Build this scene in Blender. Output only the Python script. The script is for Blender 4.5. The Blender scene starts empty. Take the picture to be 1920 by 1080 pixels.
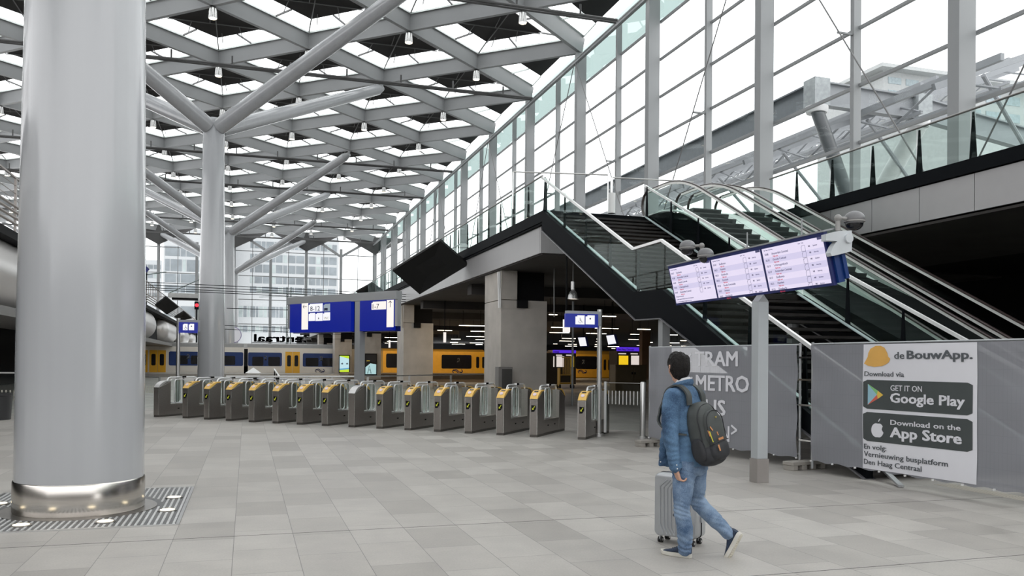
import bpy, math, random
import numpy as np
from mathutils import Vector, Matrix, noise
random.seed(7)
D = bpy.data
COL = bpy.context.scene.collection
sc = bpy.context.scene
# ------------------------------------------------------------------ camera
HC, FOC, CY = 1.63, 1576.3, 665.4
_y, _p, _r = -0.30584693, -0.00890765, 0.00915834
_Ry = np.array([[math.cos(_y), 0, math.sin(_y)], [0, 1, 0], [-math.sin(_y), 0, math.cos(_y)]])
_Rx = np.array([[1, 0, 0], [0, math.cos(_p), -math.sin(_p)], [0, math.sin(_p), math.cos(_p)]])
_Rz = np.array([[math.cos(_r), -math.sin(_r), 0], [math.sin(_r), math.cos(_r), 0], [0, 0, 1]])
RM = _Rz @ _Rx @ _Ry
cam_data = D.cameras.new('camera'); cam = D.objects.new('camera', cam_data); COL.objects.link(cam)
cam_data.sensor_width = 36.0; cam_data.lens = FOC / 1920 * 36.0
cam_data.shift_y = (CY - 540) / 1920; cam_data.clip_end = 1500
def _b(v): return Vector((v[0], v[2], -v[1]))
_rx, _uy, _bz = _b(RM[0]), -_b(RM[1]), -_b(RM[2])
cam.matrix_world = Matrix(((_rx.x, _uy.x, _bz.x, 0), (_rx.y, _uy.y, _bz.y, 0), (_rx.z, _uy.z, _bz.z, HC), (0, 0, 0, 1)))
sc.camera = cam
# ------------------------------------------------------------------ overcast sky, sun, exposure
world = D.worlds.new('overcast_sky'); sc.world = world; world.use_nodes = True
wn = world.node_tree; wn.nodes.clear()
_o = wn.nodes.new('ShaderNodeOutputWorld'); _bg = wn.nodes.new('ShaderNodeBackground')
_bg.inputs[0].default_value = (0.985, 0.985, 1.0, 1); _bg.inputs[1].default_value = 2.5
wn.links.new(_bg.outputs[0], _o.inputs[0])
def sun_light():
    l = D.lights.new('sun', 'SUN'); l.energy = 0.25; l.angle = math.radians(25); l.color = (1.0, 0.97, 0.92)
    o = D.objects.new('sun', l); COL.objects.link(o)
    o.rotation_euler = Vector((0.62, -0.35, 0.75)).to_track_quat('Z', 'Y').to_euler()
sun_light()
sc.view_settings.view_transform = 'Standard'; sc.view_settings.look = 'None'
sc.view_settings.gamma = 1.0; sc.view_settings.exposure = 0.0; sc.view_settings.use_curve_mapping = False
sc.cycles.max_bounces = 7; sc.cycles.diffuse_bounces = 4; sc.cycles.glossy_bounces = 4
sc.cycles.transparent_max_bounces = 32; sc.cycles.transmission_bounces = 4
sc.cycles.caustics_reflective = False; sc.cycles.caustics_refractive = False
sc.cycles.sample_clamp_indirect = 6.0; sc.cycles.use_denoising = True
# ------------------------------------------------------------------ pixel -> place helpers
def ray(x, y):
    d = RM.T @ np.array([(x - 960) / FOC, (y - CY) / FOC, 1.0]); return Vector((d[0], d[2], -d[1]))
def Zp(x, y, z): d = ray(x, y); k = (z - HC) / d.z; return Vector((d.x * k, d.y * k, z))
def Pp(x, y, u): d = ray(x, y); k = u / d.x; return Vector((u, d.y * k, HC + d.z * k))
def Sp(x, y, s): d = ray(x, y); k = s / d.y; return Vector((d.x * k, s, HC + d.z * k))
def Cp(x, y, depth): d = ray(x, y); c = RM[2]; k = depth / 1.0; return Vector((d.x * k, d.y * k, HC + d.z * k))
def onplane(x, y, p0, p1):
    """point of a vertical plane through ground points p0,p1 seen at pixel; returns (distance along, z)"""
    d = ray(x, y); e = (Vector(p1) - Vector(p0)).normalized(); n = Vector((e.y, -e.x))
    k = n.dot(Vector(p0)) / n.dot(Vector((d.x, d.y)))
    q = Vector((d.x * k, d.y * k)); return (q - Vector(p0)).dot(e), HC + d.z * k
# ------------------------------------------------------------------ materials
def nodes(m):
    m.use_nodes = True; return m.node_tree, m.node_tree.nodes['Principled BSDF']
MATS = {}
def mat(name, col, rough=0.5, metal=0.0, var=0.06, scale=3.0, bump=0.0, bscale=40.0, emit=0, spec=0.5, coat=0.0, aniso=None):
    if name in MATS: return MATS[name]
    m = D.materials.new(name); t, b = nodes(m)
    b.inputs['Roughness'].default_value = rough; b.inputs['Metallic'].default_value = metal
    b.inputs['Specular IOR Level'].default_value = spec
    b.inputs['Coat Weight'].default_value = coat; b.inputs['Coat Roughness'].default_value = 0.12
    tc = t.nodes.new('ShaderNodeTexCoord')
    n = t.nodes.new('ShaderNodeTexNoise'); n.inputs['Scale'].default_value = scale; n.inputs['Detail'].default_value = 3
    mp = t.nodes.new('ShaderNodeMapping'); t.links.new(tc.outputs['Object'], mp.inputs[0]); t.links.new(mp.outputs[0], n.inputs[0])
    if aniso: mp.inputs['Scale'].default_value = aniso
    cr = t.nodes.new('ShaderNodeValToRGB')
    cr.color_ramp.elements[0].position = 0.3; cr.color_ramp.elements[1].position = 0.7
    cr.color_ramp.elements[0].color = tuple(max(0, c * (1 - var)) for c in col) + (1,)
    cr.color_ramp.elements[1].color = tuple(min(1, c * (1 + var)) for c in col) + (1,)
    t.links.new(n.outputs[0], cr.inputs[0]); t.links.new(cr.outputs[0], b.inputs['Base Color'])
    if emit:
        b.inputs['Emission Strength'].default_value = emit; t.links.new(cr.outputs[0], b.inputs['Emission Color'])
        if emit >= 0.4: t.links.remove(b.inputs['Base Color'].links[0]); b.inputs['Base Color'].default_value = tuple(c * 0.08 for c in col) + (1,)
    if bump:
        n2 = t.nodes.new('ShaderNodeTexNoise'); n2.inputs['Scale'].default_value = bscale
        t.links.new(mp.outputs[0], n2.inputs[0])
        bp = t.nodes.new('ShaderNodeBump'); bp.inputs['Strength'].default_value = bump; bp.inputs['Distance'].default_value = 0.02
        t.links.new(n2.outputs[0], bp.inputs['Height']); t.links.new(bp.outputs[0], b.inputs['Normal'])
    MATS[name] = m; return m
def glass_mat(name, tint=(0.9, 0.96, 0.94), refl=0.12, rough=0.0, gz=0.4):
    if name in MATS: return MATS[name]
    m = D.materials.new(name); m.use_nodes = True; t = m.node_tree; t.nodes.clear()
    o = t.nodes.new('ShaderNodeOutputMaterial'); mx = t.nodes.new('ShaderNodeMixShader')
    tr = t.nodes.new('ShaderNodeBsdfTransparent'); tr.inputs[0].default_value = tint + (1,)
    gl = t.nodes.new('ShaderNodeBsdfGlossy'); gl.inputs['Roughness'].default_value = rough; gl.inputs[0].default_value = (0.9, 0.97, 0.95, 1)
    fr = t.nodes.new('ShaderNodeLayerWeight'); fr.inputs[0].default_value = 0.5
    pw = t.nodes.new('ShaderNodeMath'); pw.operation = 'POWER'; pw.inputs[1].default_value = 4.0; t.links.new(fr.outputs['Facing'], pw.inputs[0])
    ml = t.nodes.new('ShaderNodeMath'); ml.operation = 'MULTIPLY_ADD'; ml.inputs[1].default_value = gz; ml.inputs[2].default_value = refl * 0.15
    t.links.new(pw.outputs[0], ml.inputs[0]); t.links.new(ml.outputs[0], mx.inputs[0])
    t.links.new(tr.outputs[0], mx.inputs[1]); t.links.new(gl.outputs[0], mx.inputs[2]); t.links.new(mx.outputs[0], o.inputs[0])
    MATS[name] = m; return m
def emis(name, col, s, var=0.02):
    return mat(name, col, rough=0.4, var=var, emit=s)
STEEL = mat('painted steel pale grey', (0.29, 0.30, 0.305), 0.42, var=0.03, scale=0.6)
COLPAINT = mat('satin grey column paint', (0.385, 0.395, 0.41), 0.2, var=0.03, scale=0.7, coat=0.5, aniso=(6, 6, 0.12))
DARKM = mat('black painted steel', (0.0045, 0.0055, 0.007), 0.6, spec=0.05)
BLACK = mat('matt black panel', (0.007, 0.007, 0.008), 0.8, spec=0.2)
PANEL = mat('warm grey facade panel', (0.30, 0.295, 0.295), 0.35, metal=0.3, var=0.03, scale=1.5, aniso=(12, 12, 0.5))
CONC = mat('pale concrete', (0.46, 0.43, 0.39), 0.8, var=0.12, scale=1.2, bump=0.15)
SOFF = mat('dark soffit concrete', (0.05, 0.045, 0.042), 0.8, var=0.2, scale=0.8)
SST = mat('brushed stainless steel', (0.42, 0.40, 0.38), 0.3, metal=1.0, var=0.08, scale=5, aniso=(1, 1, 30))
CHROME = mat('polished steel', (0.75, 0.75, 0.75), 0.12, metal=1.0, var=0.03)
RAIL = mat('satin handrail steel', (0.62, 0.62, 0.61), 0.28, metal=0.9, var=0.03)
WHITE = mat('white paint', (0.75, 0.75, 0.74), 0.4, var=0.02)
GLASS = glass_mat('clear glass', (0.95, 0.975, 0.97), 0.05, gz=0.3)
GLASSG = glass_mat('greenish glass', (0.27, 0.345, 0.33), 0.6)  # green panes, tint deepened to stand in for the roof's reflection
GLASSB = glass_mat('balustrade glass', (0.86, 0.92, 0.90), 0.04, gz=0.14)
SLATE = mat('slate dark tread', (0.020, 0.018, 0.017), 0.4, var=0.3, scale=4, spec=0.2)
BLUE = mat('sign blue enamel', (0.003, 0.018, 0.40), 0.3, emit=0.55, var=0.02)
BLUED = mat('sign blue housing', (0.004, 0.012, 0.14), 0.3)
LIT = emis('lit white acrylic', (1.0, 0.96, 0.90), 1.0)
INK = mat('navy ink', (0.01, 0.015, 0.06), 0.5)
YEL = mat('yellow enamel', (0.85, 0.50, 0.06), 0.35, var=0.03)
# ------------------------------------------------------------------ mesh builder
class MB:
    def __init__(s): s.v = []; s.f = []; s.m = []; s.mi = 0
    def add(s, vs, fs):
        o = len(s.v); s.v += [tuple(v) for v in vs]
        for f in fs: s.f.append(tuple(i + o for i in f)); s.m.append(s.mi)
        return s
    def hexa(s, p):
        return s.add(p, [(0, 3, 2, 1), (4, 5, 6, 7), (0, 1, 5, 4), (1, 2, 6, 5), (2, 3, 7, 6), (3, 0, 4, 7)])
    def box(s, a, b):
        x0, y0, z0 = (min(a[i], b[i]) for i in range(3)); x1, y1, z1 = (max(a[i], b[i]) for i in range(3))
        return s.hexa([(x0, y0, z0), (x1, y0, z0), (x1, y1, z0), (x0, y1, z0), (x0, y0, z1), (x1, y0, z1), (x1, y1, z1), (x0, y1, z1)])
    def obox(s, c, ax, ay, az):
        c, ax, ay, az = map(Vector, (c, ax, ay, az)); P = []
        for k in (-1, 1):
            for i, j in ((-1, -1), (1, -1), (1, 1), (-1, 1)): P.append(c + ax * i + ay * j + az * k)
        return s.hexa(P)
    def beam(s, p, q, w, h, up=(0, 0, 1)):
        p, q = Vector(p), Vector(q); d = q - p; e = d.normalized(); sd = e.cross(Vector(up))
        if sd.length < 1e-6: sd = Vector((1, 0, 0))
        sd.normalize(); u = sd.cross(e)
        return s.obox((p + q) / 2, d / 2, sd * w / 2, u * h / 2)
    def tube(s, p, q, r0, r1=None, n=12, caps=True):
        r1 = r0 if r1 is None else r1; p, q = Vector(p), Vector(q); e = (q - p).normalized()
        a = e.orthogonal().normalized(); b = e.cross(a); vs = []
        for c, r in ((p, r0), (q, r1)):
            for i in range(n):
                t = 2 * math.pi * i / n; vs.append(c + a * (r * math.cos(t)) + b * (r * math.sin(t)))
        fs = [(i, (i + 1) % n, n + (i + 1) % n, n + i) for i in range(n)]
        if caps: fs += [tuple(range(n - 1, -1, -1)), tuple(range(n, 2 * n))]
        return s.add(vs, fs)
    def path(s, pts, r, n=8, closed=False, prof=None):
        pts = [Vector(p) for p in pts]; N = len(pts); vs = []; a = None
        for k, p in enumerate(pts):
            if closed: t = pts[(k + 1) % N] - pts[k - 1]
            else: t = pts[min(k + 1, N - 1)] - pts[max(k - 1, 0)]
            t.normalize()
            if a is None: a = t.orthogonal().normalized() if abs(t.z) > .99 else t.cross(Vector((0, 0, 1))).normalized()
            a = (a - t * a.dot(t)).normalized(); b = t.cross(a)
            rr = r[k] if isinstance(r, (list, tuple)) else r
            if prof:
                for (x, z) in prof: vs.append(p + a * x + b * z)
            else:
                for i in range(n):
                    w = 2 * math.pi * i / n; vs.append(p + a * (rr * math.cos(w)) + b * (rr * math.sin(w)))
        if prof: n = len(prof)
        fs = []
        for k in range(N if closed else N - 1):
            o, o2 = k * n, ((k + 1) % N) * n
            fs += [(o + i, o + (i + 1) % n, o2 + (i + 1) % n, o2 + i) for i in range(n)]
        if not closed: fs += [tuple(range(n - 1, -1, -1)), tuple(range((N - 1) * n, N * n))]
        return s.add(vs, fs)
    def lathe(s, prof, c=(0, 0, 0), n=24, cap=True):
        vs = []; c = Vector(c)
        for r, z in prof:
            for i in range(n):
                t = 2 * math.pi * i / n; vs.append((c.x + r * math.cos(t), c.y + r * math.sin(t), c.z + z))
        fs = []
        for k in range(len(prof) - 1):
            o = k * n; fs += [(o + i, o + (i + 1) % n, o + n + (i + 1) % n, o + n + i) for i in range(n)]
        if cap: fs += [tuple(range(n - 1, -1, -1)), tuple(range((len(prof) - 1) * n, len(prof) * n))]
        return s.add(vs, fs)
    def prism(s, poly, off):
        n = len(poly); off = Vector(off); P = [Vector(p) for p in poly]
        nrm = Vector((0, 0, 0))
        for i in range(n): nrm += (P[i] - P[0]).cross(P[(i + 1) % n] - P[0])
        if nrm.dot(off) > 0: P = P[::-1]
        return s.add(P + [p + off for p in P], [tuple(range(n)), tuple(range(2 * n - 1, n - 1, -1))] +
                     [((i + 1) % n, i, n + i, n + (i + 1) % n) for i in range(n)])
    def quad(s, a, b, c, d): return s.add([a, b, c, d], [(0, 1, 2, 3)])
    def ball(s, c, r, n=12, sc=(1, 1, 1)):
        vs = []; fs = []; c = Vector(c)
        for j in range(n + 1):
            p = math.pi * j / n
            for i in range(2 * n):
                t = math.pi * i / n
                vs.append((c.x + r * sc[0] * math.sin(p) * math.cos(t), c.y + r * sc[1] * math.sin(p) * math.sin(t), c.z + r * sc[2] * math.cos(p)))
        for j in range(n):
            for i in range(2 * n):
                a, b = j * 2 * n + i, j * 2 * n + (i + 1) % (2 * n)
                fs.append((a, a + 2 * n, b + 2 * n, b))
        return s.add(vs, fs)
    def build(s, name, m, parent=None, smooth=True, bevel=0, flip=False):
        me = D.meshes.new(name); me.from_pydata(s.v, [], s.f); me.update()
        ms = m if isinstance(m, (list, tuple)) else [m]
        for x in ms: me.materials.append(x)
        if len(ms) > 1: me.polygons.foreach_set('material_index', s.m)
        if smooth:
            me.polygons.foreach_set('use_smooth', [True] * len(me.polygons))
            me.set_sharp_from_angle(angle=math.radians(35))
        o = D.objects.new(name, me); COL.objects.link(o)
        if parent: o.parent = parent
        if bevel:
            b = o.modifiers.new('bevel', 'BEVEL'); b.width = bevel; b.segments = 2; b.limit_method = 'ANGLE'
        return o
def M(): return MB()
def empty(name, loc=(0, 0, 0), rz=0):
    o = D.objects.new(name, None); COL.objects.link(o); o.location = loc; o.rotation_euler = (0, 0, rz); o.empty_display_size = 0.2
    return o
def tag(o, label, cat, group=None, kind=None):
    o['label'] = label; o['category'] = cat
    if group: o['group'] = group
    if kind: o['kind'] = kind
    return o
def struct(o, label=None, cat=None):
    o['kind'] = 'structure'
    if label: o['label'] = label
    if cat: o['category'] = cat
    return o
def kids(o): return [c for c in D.objects if c.parent == o]
def copy_tree(o, parent=None):
    ch = o.get('_k')
    c = o.copy(); COL.objects.link(c); c.parent = parent
    for x in KIDS.get(o.name, []): copy_tree(x, c)
    return c
KIDS = {}
def index_kids():
    KIDS.clear()
    for o in D.objects:
        if o.parent: KIDS.setdefault(o.parent.name, []).append(o)
def text(s, size, m, parent, org, ex, ey, name='lettering', ext=0.002, bold=0.0, align='LEFT', sx=1.0, fit=None):
    """lettering: org = baseline start, ex = reading direction, ey = up direction"""
    cu = D.curves.new(name, 'FONT'); cu.body = s; cu.size = 1.0; cu.extrude = ext / size; cu.offset = bold; cu.align_x = align
    cu.resolution_u = 3
    to = D.objects.new(name, cu); me = D.meshes.new_from_object(to); D.objects.remove(to); D.curves.remove(cu)
    me.materials.clear(); me.materials.append(m); me.name = name
    xs = [v.co.x for v in me.vertices]
    if fit and xs: sx = fit / (size * (max(xs) - min(xs)))
    ex, ey = Vector(ex).normalized(), Vector(ey).normalized(); ez = ex.cross(ey); org = Vector(org)
    off = min(xs) if (fit and xs and align == 'LEFT') else 0
    for v in me.vertices: v.co = org + ex * ((v.co.x - off) * size * sx) + ey * (v.co.y * size) + ez * (v.co.z * size)
    o = D.objects.new(name, me); COL.objects.link(o)
    if parent: o.parent = parent
    return o
# ================================================================== STRUCTURE
U0, S0, BU, BS, ZN = 20.87, 51.62, 5.74, 10.39, 22.13      # wall line, a column position, half bay across, bay along, underside of roof beams
# ---- floor
def floor_mat():
    m = D.materials.new('grey stone floor slabs'); t, b = nodes(m); N, L = t.nodes, t.links
    tc = N.new('ShaderNodeTexCoord'); mp = N.new('ShaderNodeMapping'); L.new(tc.outputs['Object'], mp.inputs[0])
    mp.inputs['Rotation'].default_value = (0, 0, math.radians(-90)); mp.inputs['Location'].default_value = (0, -0.09, 0)
    br = N.new('ShaderNodeTexBrick'); L.new(mp.outputs[0], br.inputs[0])
    br.inputs['Scale'].default_value = 1.0; br.inputs['Brick Width'].default_value = 0.84; br.inputs['Row Height'].default_value = 0.525
    br.inputs['Mortar Size'].default_value = 0.0028; br.inputs['Mortar Smooth'].default_value = 0.1; br.offset = 0.37; br.offset_frequency = 2
    br.inputs['Color1'].default_value = (0.298, 0.279, 0.256, 1); br.inputs['Color2'].default_value = (0.42, 0.398, 0.368, 1)
    br.inputs['Mortar'].default_value = (0.17, 0.16, 0.15, 1); br.inputs['Bias'].default_value = 0.25
    n = N.new('ShaderNodeTexNoise'); n.inputs['Scale'].default_value = 2.2; n.inputs['Detail'].default_value = 8; n.inputs['Roughness'].default_value = 0.65
    L.new(tc.outputs['Object'], n.inputs[0])
    n2 = N.new('ShaderNodeTexNoise'); n2.inputs['Scale'].default_value = 60; n2.inputs['Detail'].default_value = 4; L.new(tc.outputs['Object'], n2.inputs[0])
    def mixc(a, col, fac_out, lo, hi):
        r = N.new('ShaderNodeMapRange'); L.new(fac_out, r.inputs[0]); r.inputs[1].default_value = 0.3; r.inputs[2].default_value = 0.7
        r.inputs[3].default_value = lo; r.inputs[4].default_value = hi
        x = N.new('ShaderNodeMix'); x.data_type = 'RGBA'; x.blend_type = 'MULTIPLY'; x.inputs[0].default_value = 1
        L.new(a, x.inputs[6]); c = N.new('ShaderNodeCombineColor')
        for i in range(3): L.new(r.outputs[0], c.inputs[i])
        L.new(c.outputs[0], x.inputs[7]); return x.outputs[2]
    c = mixc(br.outputs['Color'], None, n.outputs[0], 0.88, 1.10); c = mixc(c, None, n2.outputs[0], 0.93, 1.06)
    L.new(c, b.inputs['Base Color']); b.inputs['Roughness'].default_value = 0.42
    r = N.new('ShaderNodeMapRange'); L.new(n.outputs[0], r.inputs[0]); r.inputs[3].default_value = 0.34; r.inputs[4].default_value = 0.62; L.new(r.outputs[0], b.inputs['Roughness'])
    bp = N.new('ShaderNodeBump'); bp.inputs['Strength'].default_value = 0.25; bp.inputs['Distance'].default_value = 0.004
    L.new(br.outputs['Fac'], bp.inputs['Height']); bp.invert = True; L.new(bp.outputs[0], b.inputs['Normal'])
    return m
fl = M().box((-60, -25, -0.3), (40, 146, 0)).build('floor', floor_mat(), smooth=False)
struct(fl)
# long dark joints across the floor
for k, s_ in enumerate((8.19, 5.63)):
    o = M().box((-30, s_ - 0.004, 0), (15, s_ + 0.004, 0.0012)).build('trim_%d' % (k + 1), mat('joint sealant', (0.08, 0.075, 0.07), 0.8)); struct(o)
# ---- roof lattice
def node(i, k): return U0 - BU * i, S0 + BS * (k + 0.5 * (i % 2))
IMAX, K0, K1 = 11, -7, 9
def roof():
    m = M()
    def inside(p): return p[1] <= 145.2
    for i in range(IMAX):
        for k in range(K0, K1 + 1):
            a = node(i, k)
            for kk in ((k, k - 1) if i % 2 == 0 else (k, k + 1)):
                b = node(i + 1, kk)
                if a[1] > 145.3 or b[1] > 145.3: continue
                p, q = Vector((a[0], a[1], 0)), Vector((b[0], b[1], 0)); e = (q - p).normalized(); sd = Vector((-e.y, e.x, 0))
                w0, w1 = 0.13, 0.32                       # beams widen from the lower flange upwards
                z0, z1 = ZN, ZN + 0.92
                cs = []
                for c in (p, q):
                    cs.append([c - sd * w0 + Vector((0, 0, z0)), c + sd * w0 + Vector((0, 0, z0)), c + sd * w1 + Vector((0, 0, z1)), c - sd * w1 + Vector((0, 0, z1))])
                m.add(cs[0] + cs[1], [(0, 1, 5, 4), (1, 2, 6, 5), (2, 3, 7, 6), (3, 0, 4, 7)])
    return m
o = roof().build('ceiling', STEEL, smooth=False); struct(o, 'grey diamond lattice of steel roof beams', 'ceiling')
GFRAME = mat('white glazing frame', (0.68, 0.73, 0.71), 0.4)
SHADE = mat('black shade panel', (0.010, 0.008, 0.008), 0.7)
WROOF = GLASS
def skylight_proto(half=False):
    """one rhombus seen from its far node: glass band around a black panel; local origin = rhombus centre"""
    r = empty('window_0')
    A, B = 5.74, 5.195
    def rh(a, z): return [Vector((0, -B * a, z)), Vector((A * a, 0, z)), Vector((0, B * a, z)), Vector((-A * a, 0, z))]
    f = M(); o1, i1 = rh(0.945, 0.90), rh(0.885, 0.97); o0 = rh(0.945, 0.78)
    for j in range(4):
        k = (j + 1) % 4
        f.quad(o1[j], o1[k], i1[k], i1[j]); f.quad(o0[j], o0[k], o1[k], o1[j]); f.quad(i1[k], i1[j], i1[j] + Vector((0, 0, -.1)), i1[k] + Vector((0, 0, -.1)))
    f.build('frame', GFRAME, r, smooth=False)
    g = M(); a, b = rh(0.885, 0.96), rh(0.50, 1.30)
    for j in range(4): g.quad(a[j], a[(j + 1) % 4], b[(j + 1) % 4], b[j])
    g.build('pane', WROOF, r, smooth=False)
    s = M(); c = rh(0.52, 1.05); s.prism(c, (0, 0, 0.06)); 
    s.build('shade_panel', SHADE, r, smooth=False)
    b_ = M()
    for j in range(4):
        b_.beam(a[j], c[j] + Vector((0, 0, -.03)), 0.06, 0.09)
        p = (a[j] * 0.42 + a[(j + 1) % 4] * 0.58) if j % 2 else (a[j] * 0.58 + a[(j + 1) % 4] * 0.42)
        q = (c[j] * 0.42 + c[(j + 1) % 4] * 0.58) if j % 2 else (c[j] * 0.58 + c[(j + 1) % 4] * 0.42)
        b_.beam(p, q, 0.07, 0.10)
    b_.build('glazing_bar', mat('dark glazing bar', (0.13, 0.13, 0.13), 0.5), r, smooth=False)
    t = M()
    t.tube((0, -2.6, 0.92), (0, 2.6, 0.92), 0.035, n=6); t.tube((-2.9, 0, 0.95), (2.9, 0, 0.95), 0.035, n=6)
    for x, y in ((-1.5, 0.2), (1.4, 0.2), (0.3, 1.6), (-0.3, -1.6)): t.tube((x, y, 0.98), (x * 1.15, y + 1.0, 0.70), 0.025, n=6)
    t.build('sun_sensor_rod', mat('grey rod', (0.16, 0.16, 0.16), 0.5), r)
    return r
SKY = skylight_proto(); index_kids(); nwin = 1; SKL = []
first = True
for i in range(1, IMAX + 1):
    for k in range(K0, K1 + 1):
        # rhombus whose centre lies on lattice line i, half way between two of its nodes
        u, s_ = U0 - BU * i, S0 + BS * (k + 0.5 * (i % 2)) - BS / 2
        if s_ > 141: continue
        o = SKY if first else copy_tree(SKY); first = False
        o.location = (u, s_, ZN); o['kind'] = 'structure'; SKL.append(o)
for o in SKL: o.name = 'window_%d' % nwin; nwin += 1
# half rhombi along the glass wall: dark soffit triangles with glass bands
for k in range(K0, K1 + 1):
    s_ = S0 + BS * k - BS / 2
    if s_ > 141: continue
    r = empty('window_%d' % nwin, (U0, s_, ZN)); nwin += 1; r['kind'] = 'structure'
    A, B = 5.74, 5.195
    def tri(a, z): return [Vector((0, -B * a, z)), Vector((-A * a, 0, z)), Vector((0, B * a, z))]
    a, b, c = tri(0.93, 0.94), tri(0.5, 1.3), tri(0.52, 1.05)
    g = M()
    for j in range(2): g.quad(a[j], a[j + 1], b[j + 1], b[j])
    g.build('pane', WROOF, r, smooth=False)
    M().prism(c, (0, 0, 0.06)).build('shade_panel', SHADE, r, smooth=False)
    bb = M()
    for j in range(3): bb.beam(a[j], c[j], 0.06, 0.09)
    for j in range(2): bb.beam(a[j] * .45 + a[j + 1] * .55, c[j] * .45 + c[j + 1] * .55, 0.07, 0.1)
    o1, i1 = tri(0.95, 0.9), tri(0.885, 0.97)
    for j in range(2): bb.quad(o1[j], o1[j + 1], i1[j + 1], i1[j])
    bb.build('glazing_bar', GFRAME, r, smooth=False)
# ---- dark lighting rails slung under the roof
RAILM = mat('dark grey service rail', (0.085, 0.085, 0.085), 0.4)
railn = ['nearest to the big column', 'second from the front', 'third from the front', 'fourth from the front', 'fifth from the front', 'against the far glass wall']
for j, s_ in enumerate((44.6, 59.8, 85.6, 100.6, 127.2, 142.0)):
    r = empty('service_rail', (0, s_, 21.55)); tag(r, 'long dark service rail slung under the roof, ' + railn[j], 'rail', 'dark rails under the roof lattice')
    m = M(); m.tube((-42, 0, 0), (20.3, 0, 0), 0.09, n=8); m.tube((-42, 0.22, -0.06), (20.3, 0.22, -0.06), 0.07, n=8); m.build('rail_tube', RAILM, r)
    for q in range(14):
        x = 18.0 - 3.83 * q; M().tube((x, 0, 0.05), (x, 0, 0.62), 0.06, n=6).build('hanger', RAILM, r)
# ---- lamps under the nodes
LAMPB = mat('brushed lamp can', (0.55, 0.55, 0.54), 0.25, metal=0.8)
LENS = emis('warm lamp lens', (1.0, 0.86, 0.62), 6.0)
lp = empty('ceiling_lamp'); tag(lp, 'small cylindrical spotlight hanging under a crossing of the roof beams', 'ceiling lamp', 'spotlights under the roof beam crossings')
M().lathe([(0.05, 0.02), (0.05, -0.12), (0.2, -0.14), (0.22, -0.30), (0.25, -0.72), (0.20, -0.70)], n=14).build('housing', LAMPB, lp)
M().lathe([(0.0, -0.705), (0.21, -0.705), (0.21, -0.725), (0.0, -0.73)], n=14, cap=False).build('lens', LENS, lp)
index_kids(); first = True
TREES = [(-2, -4), (-2, 0), (-2, 4), (-2, 8)]
for i in range(1, 10):
    for k in range(-2, K1 + 1):
        u, s_ = node(i, k)
        if s_ > 140 or u < -0.3 * s_ - 3: continue
        if s_ / 1.0 < 36: continue
        if i in (2, 6) and k % 2 == 1 - 0 and (k % 4) in (1, 3): continue    # the tree branches land here
        o = lp if first else copy_tree(lp); first = False; o.location = (u, s_, ZN)
# ---- tree columns
def tree(name, u, s_, prof, label, branches, rb):
    r = empty(name, (u, s_, 0)); tag(r, label, 'column', 'tree columns carrying the roof')
    M().lathe(prof, n=64).build('shaft', COLPAINT, r)
    zt = prof[-1][1]
    for (du, ds) in branches:
        p = Vector((du * 0.03, ds * 0.03, zt - 0.5)); q = Vector((du, ds, ZN - 0.35)); d = (q - p).normalized()
        b = M().tube(p, q - d * 0.6, rb, rb * 0.86, n=24).build('branch', COLPAINT, r)
        M().tube(q - d * 0.62, q, rb * 0.86, rb * 0.45, n=16).tube(q - d * 0.1, Vector((du, ds, ZN + 0.1)), 0.12, n=10).build('branch_tip', STEEL, b)
    return r
BR = [(2 * BU - 0.2, BS), (2 * BU - 0.2, -BS), (-2 * BU, BS), (-2 * BU, -BS)]
UC = 9.39 - 2 * BU + 0.16
ct = 15.3
t0 = tree('tree_column', -1.70, 10.10, [(0.60, 0.0), (0.632, 0.02), (0.632, 0.34), (0.628, 2.0), (0.60, 4.5), (0.578, 6.5), (0.55, 10), (0.52, ct)],
          'huge glossy grey round column with steel foot band, nearest the camera', [(2 * BU - 0.2, BS), (2 * BU - 0.2, -BS), (-2 * BU, BS), (-2 * BU, -BS)], 0.42)
M().lathe([(0.638, 0.012), (0.645, 0.03), (0.645, 0.33), (0.636, 0.345)], n=64, cap=False).build('foot_band', mat('brushed foot band', (0.56, 0.53, 0.49), 0.22, metal=1.0, aniso=(1, 1, 40)), t0)
M().lathe([(0.0, 0.0), (0.77, 0.0), (0.77, 0.012), (0.64, 0.014)], n=64, cap=False).build('base_plate', SST, t0)
labs = ['tall grey tree column behind the ticket gates, second from the camera', 'grey tree column just behind the second one, third from the camera', 'farthest grey tree column, fourth in the line by the glass wall']
for j in range(3):
    tree('tree_column', -1.95, S0 + 41.56 * j, [(0.74, 0.0), (0.74, 1.0), (0.72, 4.0), (0.68, 8.0), (0.62, 12.0), (0.60, ct), (0.40, ct + 0.3)], labs[j], BR, 0.46)
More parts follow.
